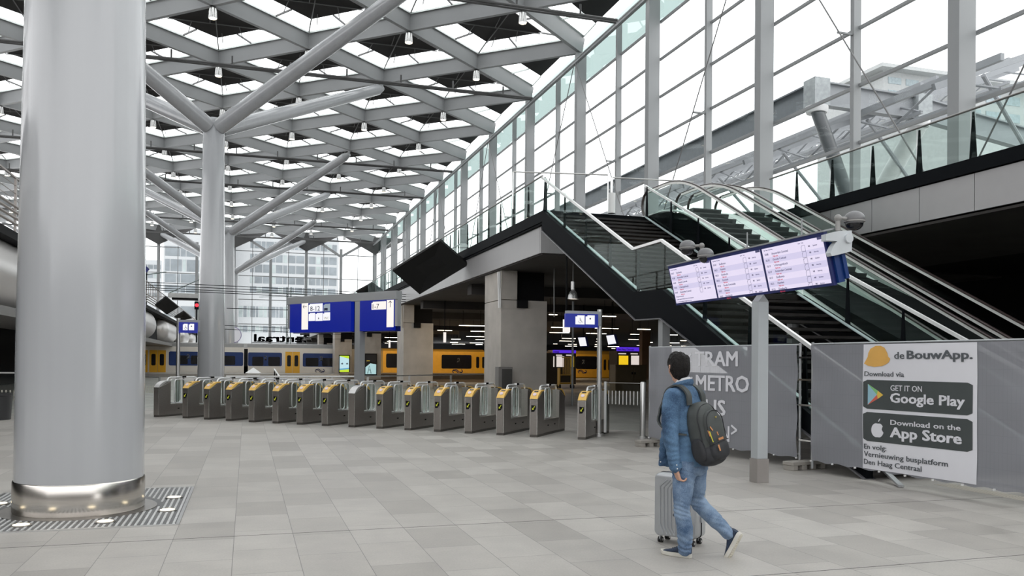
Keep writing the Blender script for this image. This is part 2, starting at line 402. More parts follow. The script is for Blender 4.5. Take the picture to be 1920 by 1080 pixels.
# ---- floor grate around the big column
gr = empty('floor_grate', (-1.69, 10.16, 0)); tag(gr, 'slotted steel floor grate with small round uplights around the big column', 'grate')
hu, hs = 1.06, 1.28
LP8 = ((0.9, 0.44), (0.9, -0.44), (-0.9, 0.44), (-0.9, -0.44), (0.37, 0.97), (-0.37, 0.97), (0.37, -0.97), (-0.37, -0.97))
m = M()
for a, b in (((-hu, -hs), (hu, -hs)), ((hu, -hs), (hu, hs)), ((hu, hs), (-hu, hs)), ((-hu, hs), (-hu, -hs))):
    m.beam((a[0], a[1], 0.006), (b[0], b[1], 0.006), 0.03, 0.014)
m.build('frame', RAIL, gr)
m = M(); x = -hu + 0.05
GS = mat('grate steel', (0.72, 0.72, 0.71), 0.35, metal=0.4)
while x < hu - 0.02:
    y = -hs + 0.02
    while y < hs - 0.03:
        if (x / 0.80) ** 2 + (y / 0.80) ** 2 > 1.02 and not any((x - lx) ** 2 + (y - ly) ** 2 < 0.0095 for lx, ly in LP8):
            m.box((x - 0.010, y, 0.001), (x + 0.012, y + 0.046, 0.010))
        y += 0.066
    x += 0.058
m.build('grate_bars', GS, gr, smooth=False)
M().box((-hu, -hs, 0.0005), (hu, hs, 0.0025)).build('tray', mat('grate tray', (0.16, 0.16, 0.16), 0.4, metal=0.6), gr)
UPL = emis('uplight glow', (1.0, 0.87, 0.62), 3.0)
for lx, ly in ((0.9, 0.44), (0.9, -0.44), (-0.9, 0.44), (-0.9, -0.44), (0.37, 0.97), (-0.37, 0.97), (0.37, -0.97), (-0.37, -0.97)):
    q = M().lathe([(0.095, 0.0), (0.095, 0.016), (0.075, 0.018)], (lx, ly, 0), n=20).build('uplight', SST, gr)
    M().lathe([(0.0, 0.0185), (0.074, 0.0185), (0.074, 0.020), (0.0, 0.0205)], (lx, ly, 0), n=20, cap=False).build('lens', UPL, q)
# ---- glass wall on the right
TR = [7.75, 9.82, 11.93, 14.05, 16.2, 18.25, 20.3]
UG = 21.42
def bracef(m, s_a, za, s_b, zb): m.tube((20.46, s_a, za), (20.46, s_b, zb), 0.028, n=6)
ords = ['first', 'second', 'third', 'fourth', 'fifth', 'sixth', 'seventh', 'eighth', 'ninth', 'tenth', 'eleventh', 'twelfth', 'thirteenth', 'fourteenth', 'fifteenth', 'sixteenth']
kk = list(range(-5, 10))
vis = 0
for k in kk:
    s_ = S0 + BS * k
    c = M().box((U0 - 0.32, s_ - 0.22, 6.23), (U0 + 0.34, s_ + 0.22, ZN - 0.02)).build('facade_column', STEEL, bevel=0.01)
    if k >= -3:
        vis += 1; tag(c, 'flat grey steel column of the right glass wall, %s from the right edge' % ords[vis - 1], 'column', 'steel columns of the right glass wall')
    else: tag(c, 'flat grey steel column of the right glass wall, beside the camera out of view', 'column', 'steel columns of the right glass wall')
for k in kk[:-1]:
    s0, s1 = S0 + BS * k, S0 + BS * (k + 1)
    r = empty('window_%d' % nwin, (0, 0, 0)); nwin += 1; r['kind'] = 'structure'
    m = M()
    for z in TR: m.box((UG - 0.10, s0 + 0.22, z - 0.055), (UG + 0.02, s1 + 0.1, z + 0.055))
    m.box((UG - 0.10, s0 + 0.22, 5.75), (UG + 0.02, s1 + 0.1, 5.95))
    m.build('transom', STEEL, r, smooth=False)
    M().box((UG - 0.32, (s0 + s1) / 2 - 0.10, 5.7), (UG, (s0 + s1) / 2 + 0.10, 22.2)).build('mullion', STEEL, r, smooth=False)
    M().quad((UG + 0.02, s0, 5.6), (UG + 0.02, s1, 5.6), (UG + 0.02, s1, 20.3), (UG + 0.02, s0, 20.3)).build('pane', GLASS, r, smooth=False)
    M().quad((UG + 0.02, s0, 20.3), (UG + 0.02, s1, 20.3), (UG + 0.02, s1, 22.9), (UG + 0.02, s0, 22.9)).build('upper_pane', GLASSG, r, smooth=False)
    m = M(); m.box((U0 - 0.42, s0, 21.42), (U0 - 0.22, s1, 21.56)); m.box((U0 - 0.40, s0, 21.62), (U0 - 0.26, s1, 21.70)); m.build('head_rail', STEEL, r, smooth=False)
for j, k in enumerate(range(-4, 9, 2)):
    s_ = S0 + BS * k; r = empty('wind_brace', (0, 0, 0))
    tag(r, 'thin crossing brace rods behind the %s facade column' % ords[max(0, k + 3)], 'brace', 'brace rods of the right glass wall')
    m = M(); bracef(m, s_ + 0.1, 21.4, s_ + BS - 0.25, 6.6); m.build('rod', mat('grey rod', (0.16, 0.16, 0.16), 0.5), r)
    m = M(); bracef(m, s_ - 0.1, 21.4, s_ - BS + 0.25, 6.6); m.build('rod', mat('grey rod', (0.16, 0.16, 0.16), 0.5), r)
    m = M()
    for e in (-1, 1): M().tube((20.46, s_ + e * BS * 0.5, 13.8), (21.1, s_ + e * BS * 0.5, 13.8), 0.05, n=6).build('strut', STEEL, r)
# ---- far glass wall
SF = 145.15
fm = M(); fmd = M()
r = empty('wall_far'); r['kind'] = 'structure'
cols = [U0 - BU * i for i in range(0, 10)]
for i, u in enumerate(cols):
    M().box((u - 0.22, SF - 0.35, 0), (u + 0.22, SF + 0.1, 20.6)).build('column', STEEL, r, smooth=False)
    m = M()
    if i % 2 == 1:
        for e in (-1, 1): m.beam((u, SF - 0.15, 19.3), (u + e * BU * 0.92, SF - 0.15, 22.6), 0.4, 0.3, up=(0, 1, 0))
        m.build('fork', STEEL, r, smooth=False)
m = M()
for i in range(1, 10): m.box((U0 - BU * (i - 0.5) - 0.05, SF - 0.08, 0), (U0 - BU * (i - 0.5) + 0.05, SF + 0.05, 23)) 
m.build('mullion', STEEL, r, smooth=False)
m = M()
for z in (3.4, 7.55, 11.6, 15.5, 19.6): m.box((-36, SF - 0.08, z - 0.07), (U0, SF + 0.05, z + 0.07))
m.build('transom', STEEL, r, smooth=False)
M().quad((-36, SF, 0), (U0, SF, 0), (U0, SF, 23), (-36, SF, 23)).build('glazing', GLASS, r, smooth=False)
m = M()
for i in range(0, 10, 2):
    u = U0 - BU * i; m.prism([(u - BU * 0.98, SF - 0.6, 22.9), (u + BU * 0.98, SF - 0.6, 22.9), (u, SF - 0.6, 19.9)], (0, 0.35, 0))
m.build('gable_panel', mat('dark gable panel', (0.06, 0.06, 0.06), 0.6), r, smooth=False)
# ================================================================== UPPER DECK, STAIR, ESCALATORS
ZD = 6.23
def deck():
    r = empty('upper_deck'); r['kind'] = 'structure'
    m = M()
    m.box((8.60, 23.95, 5.88), (21.7, 145.0, ZD)); m.box((15.33, -20, 5.88), (21.7, 23.95, ZD))
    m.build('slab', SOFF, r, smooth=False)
    # black edge beams
    m = M(); m.box((8.48, 23.9, 5.90), (8.60, 145, ZD)); m.box((8.48, 23.85, 5.90), (15.3, 23.95, ZD)); m.box((15.21, -20, 5.92), (15.33, 23.9, ZD))
    m.box((8.53, 24.0, 5.84), (8.75, 145, 5.90))
    m.build('edge_beam', DARKM, r, smooth=False)
    # grey panels below the edge
    s_ = 24.55
    while s_ < 120:
        if not (36.6 < s_ < 36.7): M().box((8.62, s_ + 0.006, 5.02), (8.70, min(s_ + 8.3, 145), 5.86)).build('fascia_panel', PANEL, r, smooth=False)
        s_ += 8.3
    M().box((8.62, 24.45, 5.02), (12.1, 24.53, 5.86)).build('fascia_panel', PANEL, r, smooth=False)
    s_ = 22.6
    while s_ > -18:
        M().box((15.29, s_ - 1.585, 5.07), (15.36, s_, 5.90)).build('fascia_panel', mat('silver grey panel', (0.29, 0.285, 0.285), 0.35, metal=0.3, var=0.02), r, smooth=False); s_ -= 1.6
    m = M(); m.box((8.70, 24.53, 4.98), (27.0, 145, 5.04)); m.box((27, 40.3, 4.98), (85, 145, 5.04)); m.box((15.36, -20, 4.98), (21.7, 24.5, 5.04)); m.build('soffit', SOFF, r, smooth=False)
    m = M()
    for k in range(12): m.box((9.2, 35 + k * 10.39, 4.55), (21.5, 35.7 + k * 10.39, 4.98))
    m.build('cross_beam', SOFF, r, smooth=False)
    return r
deck()
# dark enclosure below and beside the deck
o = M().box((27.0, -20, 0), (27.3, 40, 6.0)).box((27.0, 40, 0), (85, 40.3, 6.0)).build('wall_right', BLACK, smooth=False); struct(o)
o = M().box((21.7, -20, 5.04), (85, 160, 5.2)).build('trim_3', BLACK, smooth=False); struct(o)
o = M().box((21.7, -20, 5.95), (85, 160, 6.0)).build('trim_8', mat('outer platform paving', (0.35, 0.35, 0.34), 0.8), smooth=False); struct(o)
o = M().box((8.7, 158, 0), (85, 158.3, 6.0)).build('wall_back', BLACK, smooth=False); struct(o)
o = M().box((40, 40.3, -0.3), (85, 158, 0)).build('trim_9', mat('dim inner paving', (0.2, 0.19, 0.18), 0.6), smooth=False); struct(o)
# ---- glass balustrades
def fin(m, x, y, z, h, w=0.11, d=(0, 1)):
    a, b = d
    m.prism([(x - a * w, y - b * w, z), (x + a * w, y + b * w, z), (x + a * 0.018, y + b * 0.018, z + h), (x - a * 0.018, y - b * 0.018, z + h)], (0.03 * b, -0.03 * a, 0))
def balustrade(name, label, u, sa, sb, step, h=1.10):
    r = empty(name, (0, 0, 0)); tag(r, label, 'balustrade', 'glass balustrades of the upper deck')
    s_ = sa
    while s_ < sb - 0.05:
        e = min(s_ + step, sb)
        if s_ < 80: M().box((u - 0.006, s_ + 0.02, ZD - 0.05), (u + 0.006, e - 0.02, ZD + h - 0.03)).build('glass_panel', GLASSB, r, smooth=False)
        if s_ < 80:
            m = M(); fin(m, u + 0.06, s_, ZD - 0.02, h - 0.02, 0.10); m.build('post', DARKM, r, smooth=False)
        s_ = e
    if sb > 80: M().box((u - 0.006, 80, ZD - 0.05), (u + 0.006, sb, ZD + h - 0.03)).build('glass_panel', GLASSB, r, smooth=False)
    M().tube((u, sa, ZD + h), (u, sb, ZD + h), 0.028, n=8).build('handrail', mat('handrail tube', (0.34, 0.33, 0.32), 0.3, metal=0.8), r)
    return r
balustrade('glass_balustrade', 'glass balustrade with dark fins along the left edge of the upper deck', 8.545, 24.12, 144.5, 1.56)
balustrade('glass_balustrade', 'glass balustrade above the light grey panels at the right edge of the picture', 15.26, -12, 22.2, 1.57)
m = M(); a, b = Zp(962, 322, 7.35), Zp(1140, 328, 7.35)
r = empty('deck_railing'); tag(r, 'thin rod railing with tall posts on the deck behind the stair head', 'railing')
M().tube(a, b, 0.022, n=6).tube(b, Vector((b.x, b.y, ZD)), 0.022, n=6).build('rod', RAIL, r)
c, d = Zp(1147, 333, 7.33), Zp(1300, 341, 7.33)
M().tube(c, d, 0.022, n=6).tube(c, Vector((c.x, c.y, ZD)), 0.04, n=8).build('rod', RAIL, r)
M().tube(a, Vector((a.x, a.y, ZD)), 0.022, n=6).build('post', RAIL, r)
M().tube(Vector((c.x, c.y, ZD)), Vector((c.x, c.y, ZD + 0.62)), 0.12, n=12).build('bollard', WHITE, r)
a, b = Zp(1300, 341, 7.33), Zp(1457, 294, 8.2)
# ---- staircase
def stair():
    r = empty('staircase'); tag(r, 'wide dark open riser staircase with glass sides going up to the deck', 'staircase')
    uL, uR = 8.53, 12.0
    n1, n2 = 18, 18; run = 0.352; rise = 3.01 / 18
    sl = rise / run
    sT, sA, sB = 23.93, 17.59, 16.19
    def flight(s_top, z_top, n):
        for i in range(1, n + 1):
            z = z_top - rise * i; s1 = s_top - run * (i - 1)
            if z < 0.08: break
            M().box((uL + 0.06, s1 - run - 0.03, z - 0.055), (uR - 0.06, s1, z)).build('tread', SLATE, r, smooth=False, bevel=0)
    flight(sT, ZD, 18)
    M().box((uL + 0.05, sB, 3.10), (uR - 0.05, sA, 3.22)).build('landing', SLATE, r, smooth=False)
    flight(sB, 3.22, 19)
    zb = 3.22 - sl * (sB - 9.95)
    for u, sd in ((uL, 1), (uR, -1)):
        u0 = u - 0.06; off = (0.12, 0, 0)
        tp = [(u0, sT, ZD), (u0, sA, 3.28), (u0, sB, 3.22), (u0, 9.95, zb)]
        bt = [(u0, 9.95, max(zb - 0.50, 0.0)), (u0, sB + 0.05, 3.22 - 0.62), (u0, sA - 0.15, 3.22 - 0.60), (u0, sT, ZD - 0.60)]
        M().prism([tp[0], tp[1], bt[2], bt[3]], off).prism([tp[1], tp[2], bt[1], bt[2]], off).prism([tp[2], tp[3], bt[0], bt[1]], off).build('stringer', DARKM, r, smooth=False)
        f = M()
        for a, b in ((bt[3], bt[2]), (bt[2], bt[1]), (bt[1], bt[0])): f.beam(Vector(a) + Vector((0.06, 0, 0)), Vector(b) + Vector((0.06, 0, 0)), 0.20, 0.025)
        f.build('stringer_flange', mat('dark grey flange', (0.12, 0.12, 0.125), 0.3), r, smooth=False)
        cl = M(); x = u + sd * 0.10
        for a, b in (((x, sT, ZD + 0.02), (x, sA, 3.30)), ((x, sB, 3.24), (x, 9.95, zb + 0.02))): cl.beam(a, b, 0.085, 0.02)
        cl.build('light_strip', mat('pale glass clamp strip', (0.42, 0.50, 0.50), 0.35), r, smooth=False)
        H = 1.04
        # glass panels + fins
        def gl(s0, z0, s1, z1): M().prism([(u - 0.006, s0, z0), (u - 0.006, s1, z1), (u - 0.006, s1, z1 + H - 0.04), (u - 0.006, s0, z0 + H - 0.04)], (0.012, 0, 0)).build('glass_panel', GLASSB, r, smooth=False)
        k = 4; du = (sT - sA) / k
        for i in range(k):
            s0, s1 = sT - du * i, sT - du * (i + 1); gl(s0 - 0.02, ZD - 0.475 * (sT - s0) * 1, s1 + 0.02, ZD - 0.475 * (sT - s1))
        gl(sA - 0.02, 3.25, sB + 0.02, 3.24); k = 4; du2 = (sB - 9.95) / k
        for i in range(k):
            s0, s1 = sB - du2 * i, sB - du2 * (i + 1); gl(s0 - 0.02, 3.22 - sl * (sB - s0), s1 + 0.02, 3.22 - sl * (sB - s1))
        for s0, z0 in [(sT - du * i, ZD - 0.475 * du * i) for i in range(5)] + [(sB - du2 * i, 3.22 - sl * du2 * i) for i in range(1, 4)]:
            q = M(); fin(q, u + sd * 0.05, s0, z0 - 0.25, 1.22, 0.085); q.build('post', DARKM, r, smooth=False)
        hr = M(); x = u
        for a, b in (((x, sT + 0.2, ZD + H), (x, sA + 0.16, 3.25 + H)), ((x, sA + 0.16, 3.25 + H), (x, sB + 0.16, 3.26 + H)), ((x, sB + 0.16, 3.26 + H), (x, 9.95, zb + H))):
            hr.beam(a, b, 0.055, 0.06)
        hr.build('handrail', mat('bright handrail', (0.80, 0.80, 0.79), 0.35, metal=0.2), r, smooth=False)
    for u in (uL + 0.1, uR - 0.1):
        M().box((u - 0.09, sB + 0.1, 0), (u + 0.09, sB + 0.3, 2.62)).build('support_post', STEEL, r, smooth=False)
    return r
stair()
# ---- escalators
def escalator(ua, ub, label):
    r = empty('escalator'); tag(r, label, 'escalator', 'pair of escalators beside the staircase')
    SL = 0.515
    def hz(s):    # handrail height along the run
        zs = 6.55 - SL * (21.07 - s)
        top, bot = 7.22, 1.0
        def smin(a, b, k): h = max(k - abs(a - b), 0) / k; return min(a, b) - h * h * k / 4
        def smax(a, b, k): h = max(k - abs(a - b), 0) / k; return max(a, b) + h * h * k / 4
        return smax(smin(zs, top, 0.6), bot, 0.5)
    ss = [24.6 - 0.3 * i for i in range(0, 57)]
    for u, sd in ((ua, 1), (ub, -1)):
        pts = [(u, s, hz(s)) for s in ss]
        # rounded newel ends
        e0 = [(u, 24.6 + 0.42 * math.sin(t), 7.22 - 0.42 + 0.42 * math.cos(t)) for t in [math.pi * i / 8 for i in range(8, 0, -1)]]
        s1 = ss[-1]; e1 = [(u, s1 - 0.38 * math.sin(t), 1.0 - 0.38 + 0.38 * math.cos(t)) for t in [math.pi * i / 8 for i in range(1, 9)]]
        prof = [(-0.04, 0), (-0.04, 0.028), (-0.02, 0.04), (0.02, 0.04), (0.04, 0.028), (0.04, 0)]
        P = e0 + pts + e1
        M().path(P, 0, prof=prof).build('handrail', mat('brown black rubber handrail', (0.045, 0.032, 0.030), 0.3), r)
        M().path([(p[0], p[1], p[2] - 0.035) for p in pts], 0, prof=[(-0.030, -0.055), (-0.030, 0.03), (0.030, 0.03), (0.030, -0.055)]).build('handrail_guide', mat('bright satin guide', (0.80, 0.79, 0.76), 0.3, metal=0.3), r)
        # glass sheets
        q = M()
        for i in range(len(ss) - 1):
            s0, s2 = ss[i], ss[i + 1]; q.quad((u, s0, hz(s0) - 0.03), (u, s2, hz(s2) - 0.03), (u, s2, hz(s2) - 0.88), (u, s0, hz(s0) - 0.88))
        q.quad((u, 25.0, 6.9), (u, 24.6, 7.18), (u, 24.6, 6.3), (u, 25.0, 6.4)); 
        q.build('glass_side', GLASSB, r, smooth=False)
        # inner decking (pale steel band) and skirt
        dk = M(); sk = M(); od = M()
        for i in range(len(ss) - 1):
            s0, s2 = ss[i], ss[i + 1]; z0, z2 = hz(s0) - 0.88, hz(s2) - 0.88
            dk.quad((u + sd * 0.01, s0, z0 + 0.02), (u + sd * 0.01, s2, z2 + 0.02), (u + sd * 0.125, s2, z2 - 0.03), (u + sd * 0.125, s0, z0 - 0.03))
            sk.quad((u + sd * 0.12, s0, z0 - 0.06), (u + sd * 0.12, s2, z2 - 0.06), (u + sd * 0.12, s2, z2 - 0.30), (u + sd * 0.12, s0, z0 - 0.30))
            od.hexa([(u - sd * 0.01, s2, z2 - 0.02), (u - sd * 0.235, s2, z2 - 0.02), (u - sd * 0.235, s0, z0 - 0.02), (u - sd * 0.01, s0, z0 - 0.02),
                     (u - sd * 0.01, s2, z2 + 0.02), (u - sd * 0.235, s2, z2 + 0.02), (u - sd * 0.235, s0, z0 + 0.02), (u - sd * 0.01, s0, z0 + 0.02)])
        dk.build('inner_deck', mat('pale green white escalator decking', (0.84, 0.90, 0.86), 0.35), r)
        sk.build('skirt', mat('escalator skirt', (0.05, 0.055, 0.05), 0.3, metal=0.3), r)
        od.build('outer_deck', mat('bright escalator outer deck', (0.78, 0.78, 0.76), 0.3, metal=0.3), r)
        tr = M()
        for i in range(0, len(ss) - 3, 3):
            s0, s2 = ss[i], ss[i + 3]; z0, z2 = hz(s0) - 0.92, hz(s2) - 0.92; x = u - sd * 0.22
            tr.add([(x, s0, z0), (x, s2, z2), (x, s2, max(z2 - 0.75, 0)), (x, s0, max(z0 - 0.75, 0))], [(0, 1, 2, 3)])
        tr.build('side_cladding', DARKM, r, smooth=False)
    # steps
    u0, u1 = ua + 0.13, ub - 0.13; s = 22.35; i = 0
    z = ZD
    while z > 0.25:
        M().prism([(u0, s, z), (u0, s - 0.40, z), (u0, s - 0.40, z - 0.03), (u0, s - 0.36, z - 0.12), (u0, s - 0.38, z - 0.23), (u0, s, z - 0.23)], (u1 - u0, 0, 0)).build('step', mat('ribbed grey escalator step', (0.07, 0.075, 0.075), 0.45, metal=0.3), r, smooth=False)
        s -= 0.40; z -= 0.206
    M().box((u0, 22.35, ZD - 0.1), (u1, 24.6, ZD + 0.005)).build('landing_plate', SST, r, smooth=False)
    sf = M(); sf.prism([(ua, 23.8, 5.9), (ua, 22.4, 5.9), (ua, 8.5, 0.02), (ua, 10.4, 0.02), (ua, 22.4, 5.2), (ua, 23.8, 5.2)], (ub - ua, 0, 0)); sf.build('truss', BLACK, r, smooth=False)
    return r
escalator(12.35, 13.56, 'left escalator with glass sides, next to the open staircase')
escalator(14.03, 15.06, 'right escalator with glass sides, beside the dark opening under the deck')
# ---- concrete piers
pl = ['nearest concrete pier under the deck, right of the ticket gates', 'second concrete pier under the deck, behind the gantry sign', 'third concrete pier, behind the gantry post with a dark poster on it', 'fourth concrete pier, with the bright green poster on it', 'farthest concrete pier, past the green poster']
for j, s_ in enumerate((29.25, 49.1, 69.4, 89.6, 110.0)):
    r = empty('concrete_pier', (8.80, s_, 0)); tag(r, pl[j], 'pier', 'concrete piers under the upper deck')
    M().box((0, 0, 0), (1.78, 2.2, 3.90)).build('shaft', CONC, r, smooth=False, bevel=0.015)
    M().box((0, 0, 3.92), (0.62, 2.2, 4.98)).build('head', CONC, r, smooth=False, bevel=0.015)
    M().box((0.62, 0.4, 3.92), (1.8, 1.9, 4.97)).build('bearing_beam', BLACK, r, smooth=False)
    M().box((0.60, -0.12, 3.62), (1.0, 0.0, 3.90)).build('junction_box', BLACK, r, smooth=False)
    if j < 2: 
        c = M()
        for x in (-0.05, -0.10): c.tube((x - 0.05, -0.12, 4.9), (x, -0.1, 3.6), 0.035, n=6)
        c.build('drain_pipe', WHITE if j == 0 else CONC, r)
# ---- tilted black panels hung at the deck edges
def tilt_panel(pts, label, nrm):
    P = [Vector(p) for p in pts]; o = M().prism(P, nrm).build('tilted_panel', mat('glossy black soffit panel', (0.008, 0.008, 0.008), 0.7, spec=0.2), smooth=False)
    tag(o, label, 'panel', 'tilted black panels along the decks'); return o
def sc_(p, k): return Vector((p[0] * k, p[1] * k, HC + (p[2] - HC) * k))
def cp(x, y, z): return Zp(x, y, z)
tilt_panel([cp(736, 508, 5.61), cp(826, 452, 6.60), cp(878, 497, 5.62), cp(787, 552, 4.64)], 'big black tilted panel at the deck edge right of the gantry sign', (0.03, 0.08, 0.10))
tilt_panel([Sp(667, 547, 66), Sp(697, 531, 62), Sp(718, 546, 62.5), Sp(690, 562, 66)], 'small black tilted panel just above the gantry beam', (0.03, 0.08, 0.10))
# ---- left deck with balustrade and silver pods
r = empty('left_deck'); r['kind'] = 'structure'; UL = -7.0
M().box((UL - 9, 12, 5.35), (UL, 138, 5.62)).build('slab', BLACK, r, smooth=False)
M().box((UL - 3.5, 12, 2.95), (UL - 0.2, 138, 3.25)).build('lower_beam', mat('grey lower beam', (0.14, 0.135, 0.13), 0.5), r, smooth=False)
M().box((UL - 3.6, 12, 3.25), (UL - 0.95, 138, 5.35)).build('backing', BLACK, r, smooth=False)
for z in (6.38, 6.20, 6.02, 5.84): M().tube((UL + 0.02, 12, z), (UL + 0.02, 138, z), 0.045, n=6).build('louvre_tube', mat('taupe rail', (0.30, 0.27, 0.25), 0.4, metal=0.4), r)
for a, b in ((8, 41), (46.5, 76), (84, 98), (105, 117), (123, 133)):
    m = M(); n = 14; ring = []
    pts = []
    for k in range(17):
        t = k / 16; y = a + (b - a) * (0.5 - 0.5 * math.cos(math.pi * t)); 
        pts.append((UL - 1.30, y, 4.42))
    rr = []
    L2 = min(1.8, (b - a) / 2)
    for p in pts:
        e = min(p[1] - a, b - p[1]) / L2; rr.append(1.28 * math.sqrt(max(1e-3, 1 - max(0, 1 - e) ** 2)))
    m.path(pts, rr, n=24); o = m.build('pod', mat('silver rounded cladding', (0.52, 0.50, 0.485), 0.28, metal=0.35, var=0.04, scale=0.5), r)
rr = empty('left_railing'); tag(rr, 'brown picket railing along the left upper deck above silver rounded cladding', 'railing')
M().beam((UL, 12, 7.30), (UL, 138, 7.30), 0.06, 0.05).build('top_rail', mat('taupe rail', (0.30, 0.27, 0.25), 0.4, metal=0.4), rr)
y = 64.0; tp = mat('taupe rail', (0.30, 0.27, 0.25), 0.4, metal=0.4)
m = M()
while y < 136: m.box((UL - 0.02, y - 0.035, 6.45), (UL + 0.02, y + 0.035, 7.28)); y += 1.25
o = m.build('picket', tp, rr, smooth=False); o['kind'] = 'stuff'
y = 26.6
while y < 60: M().box((UL - 0.03, y - 0.06, 5.6), (UL + 0.03, y + 0.06, 7.28)).build('post', tp, rr, smooth=False); y += 3.35
for z in (6.6, 6.8, 7.05): M().tube((UL, 12, z), (UL, 62, z), 0.012, n=5).build('wire', tp, rr)
tilt_panel([Sp(290.7, 573, 61.5), Sp(311.7, 557, 61.5), Sp(335, 576, 63.5), Sp(313, 590, 63.5)], 'black tilted panel on the left deck edge, the left one of two', (-0.03, 0.10, 0.10))
tilt_panel([Sp(327, 595, 80), Sp(345, 584, 80), Sp(360, 597, 83), Sp(341, 601, 83)], 'black tilted panel on the left deck edge, the right one of two', (-0.03, 0.10, 0.10))
o = M().box((-14.2, 12, 0), (-13.9, 88, 5.3)).build('wall_left', BLACK, smooth=False); struct(o)
o = M().box((-42.3, -25, 0), (-42, 145, 9.5)).build('wall_left_outer', mat('dark outer wall', (0.10, 0.095, 0.09), 0.7), smooth=False); struct(o)
o = M().box((-42, -25.3, 0), (21, -25, 7.0)).build('wall_behind', mat('dark outer wall', (0.10, 0.095, 0.09), 0.7), smooth=False); struct(o)
# ================================================================== helpers for flat faces
def tmb(mb, s, size, org, ex, ey, bold=0.0, align='LEFT', fit=None, ext=0.0008):
    cu = D.curves.new('t', 'FONT'); cu.body = s; cu.size = 1.0; cu.extrude = ext / size; cu.align_x = align; cu.resolution_u = 2
    to = D.objects.new('t', cu); me = D.meshes.new_from_object(to); D.objects.remove(to); D.curves.remove(cu)
    xs = [v.co.x for v in me.vertices]
    if xs:
        sx = fit / (size * (max(xs) - min(xs))) if fit else 1.0
        off = min(xs) if (fit and align == 'LEFT') else 0
        ex, ey = Vector(ex).normalized(), Vector(ey).normalized(); ez = ex.cross(ey); org = Vector(org)
        for k in ((-1, -0.4, 0.4, 1) if bold >= 0.008 else (0,)):
            for k2 in ((-0.6, 0.6) if bold >= 0.008 else (0,)):
                mb.add([org + ex * ((v.co.x - off + k * bold * 1.1) * size * sx) + ey * ((v.co.y + k2 * bold) * size) + ez * (v.co.z * size) for v in me.vertices], [tuple(p.vertices) for p in me.polygons])
    D.meshes.remove(me)
class Face:
    """a flat face: 2-D coordinates a (reading direction) and b (up) on a plane in the world; n points to the viewer"""
    def __init__(s, org, ex, ey): s.o, s.x, s.y = Vector(org), Vector(ex).normalized(), Vector(ey).normalized(); s.n = s.x.cross(s.y)
    def p(s, a, b, d=0.0): return s.o + s.x * a + s.y * b + s.n * d
    def px(s, x, y):
        d = ray(x, y); c = Vector((0, 0, HC)); k = (s.o - c).dot(s.n) / d.dot(s.n); q = c + d * k - s.o; return q.dot(s.x), q.dot(s.y)
    def slab(s, mb, a0, b0, a1, b1, d0, d1):
        return mb.hexa([s.p(a0, b0, d0), s.p(a0, b0, d1), s.p(a1, b0, d1), s.p(a1, b0, d0), s.p(a0, b1, d0), s.p(a0, b1, d1), s.p(a1, b1, d1), s.p(a1, b1, d0)])
    def poly(s, mb, pts, d0, d1): return mb.prism([s.p(a, b, d0) for a, b in pts], s.n * (d1 - d0))
    def text(s, mb, t, size, a, b, d=0.003, **k): tmb(mb, t, size, s.p(a, b, d), s.x, s.y, **k)
    def rect_px(s, mb, x0, y0, x1, y1, d0, d1):
        a0, b1 = s.px(x0, y0); a1, _ = s.px(x1, y0); _, b0 = s.px(x0, y1); s.slab(mb, a0, b0, a1, b1, d0, d1)
def rrect(a0, b0, a1, b1, r, n=5):
    out = []
    for cx, cy, t0 in ((a1 - r, b0 + r, -90), (a1 - r, b1 - r, 0), (a0 + r, b1 - r, 90), (a0 + r, b0 + r, 180)):
        for i in range(n + 1): t = math.radians(t0 + 90 * i / n); out.append((cx + r * math.cos(t), cy + r * math.sin(t)))
    return out
def circ(a, b, r, n=20, sy=1.0): return [(a + r * math.cos(2 * math.pi * i / n), b + r * sy * math.sin(2 * math.pi * i / n)) for i in range(n)]
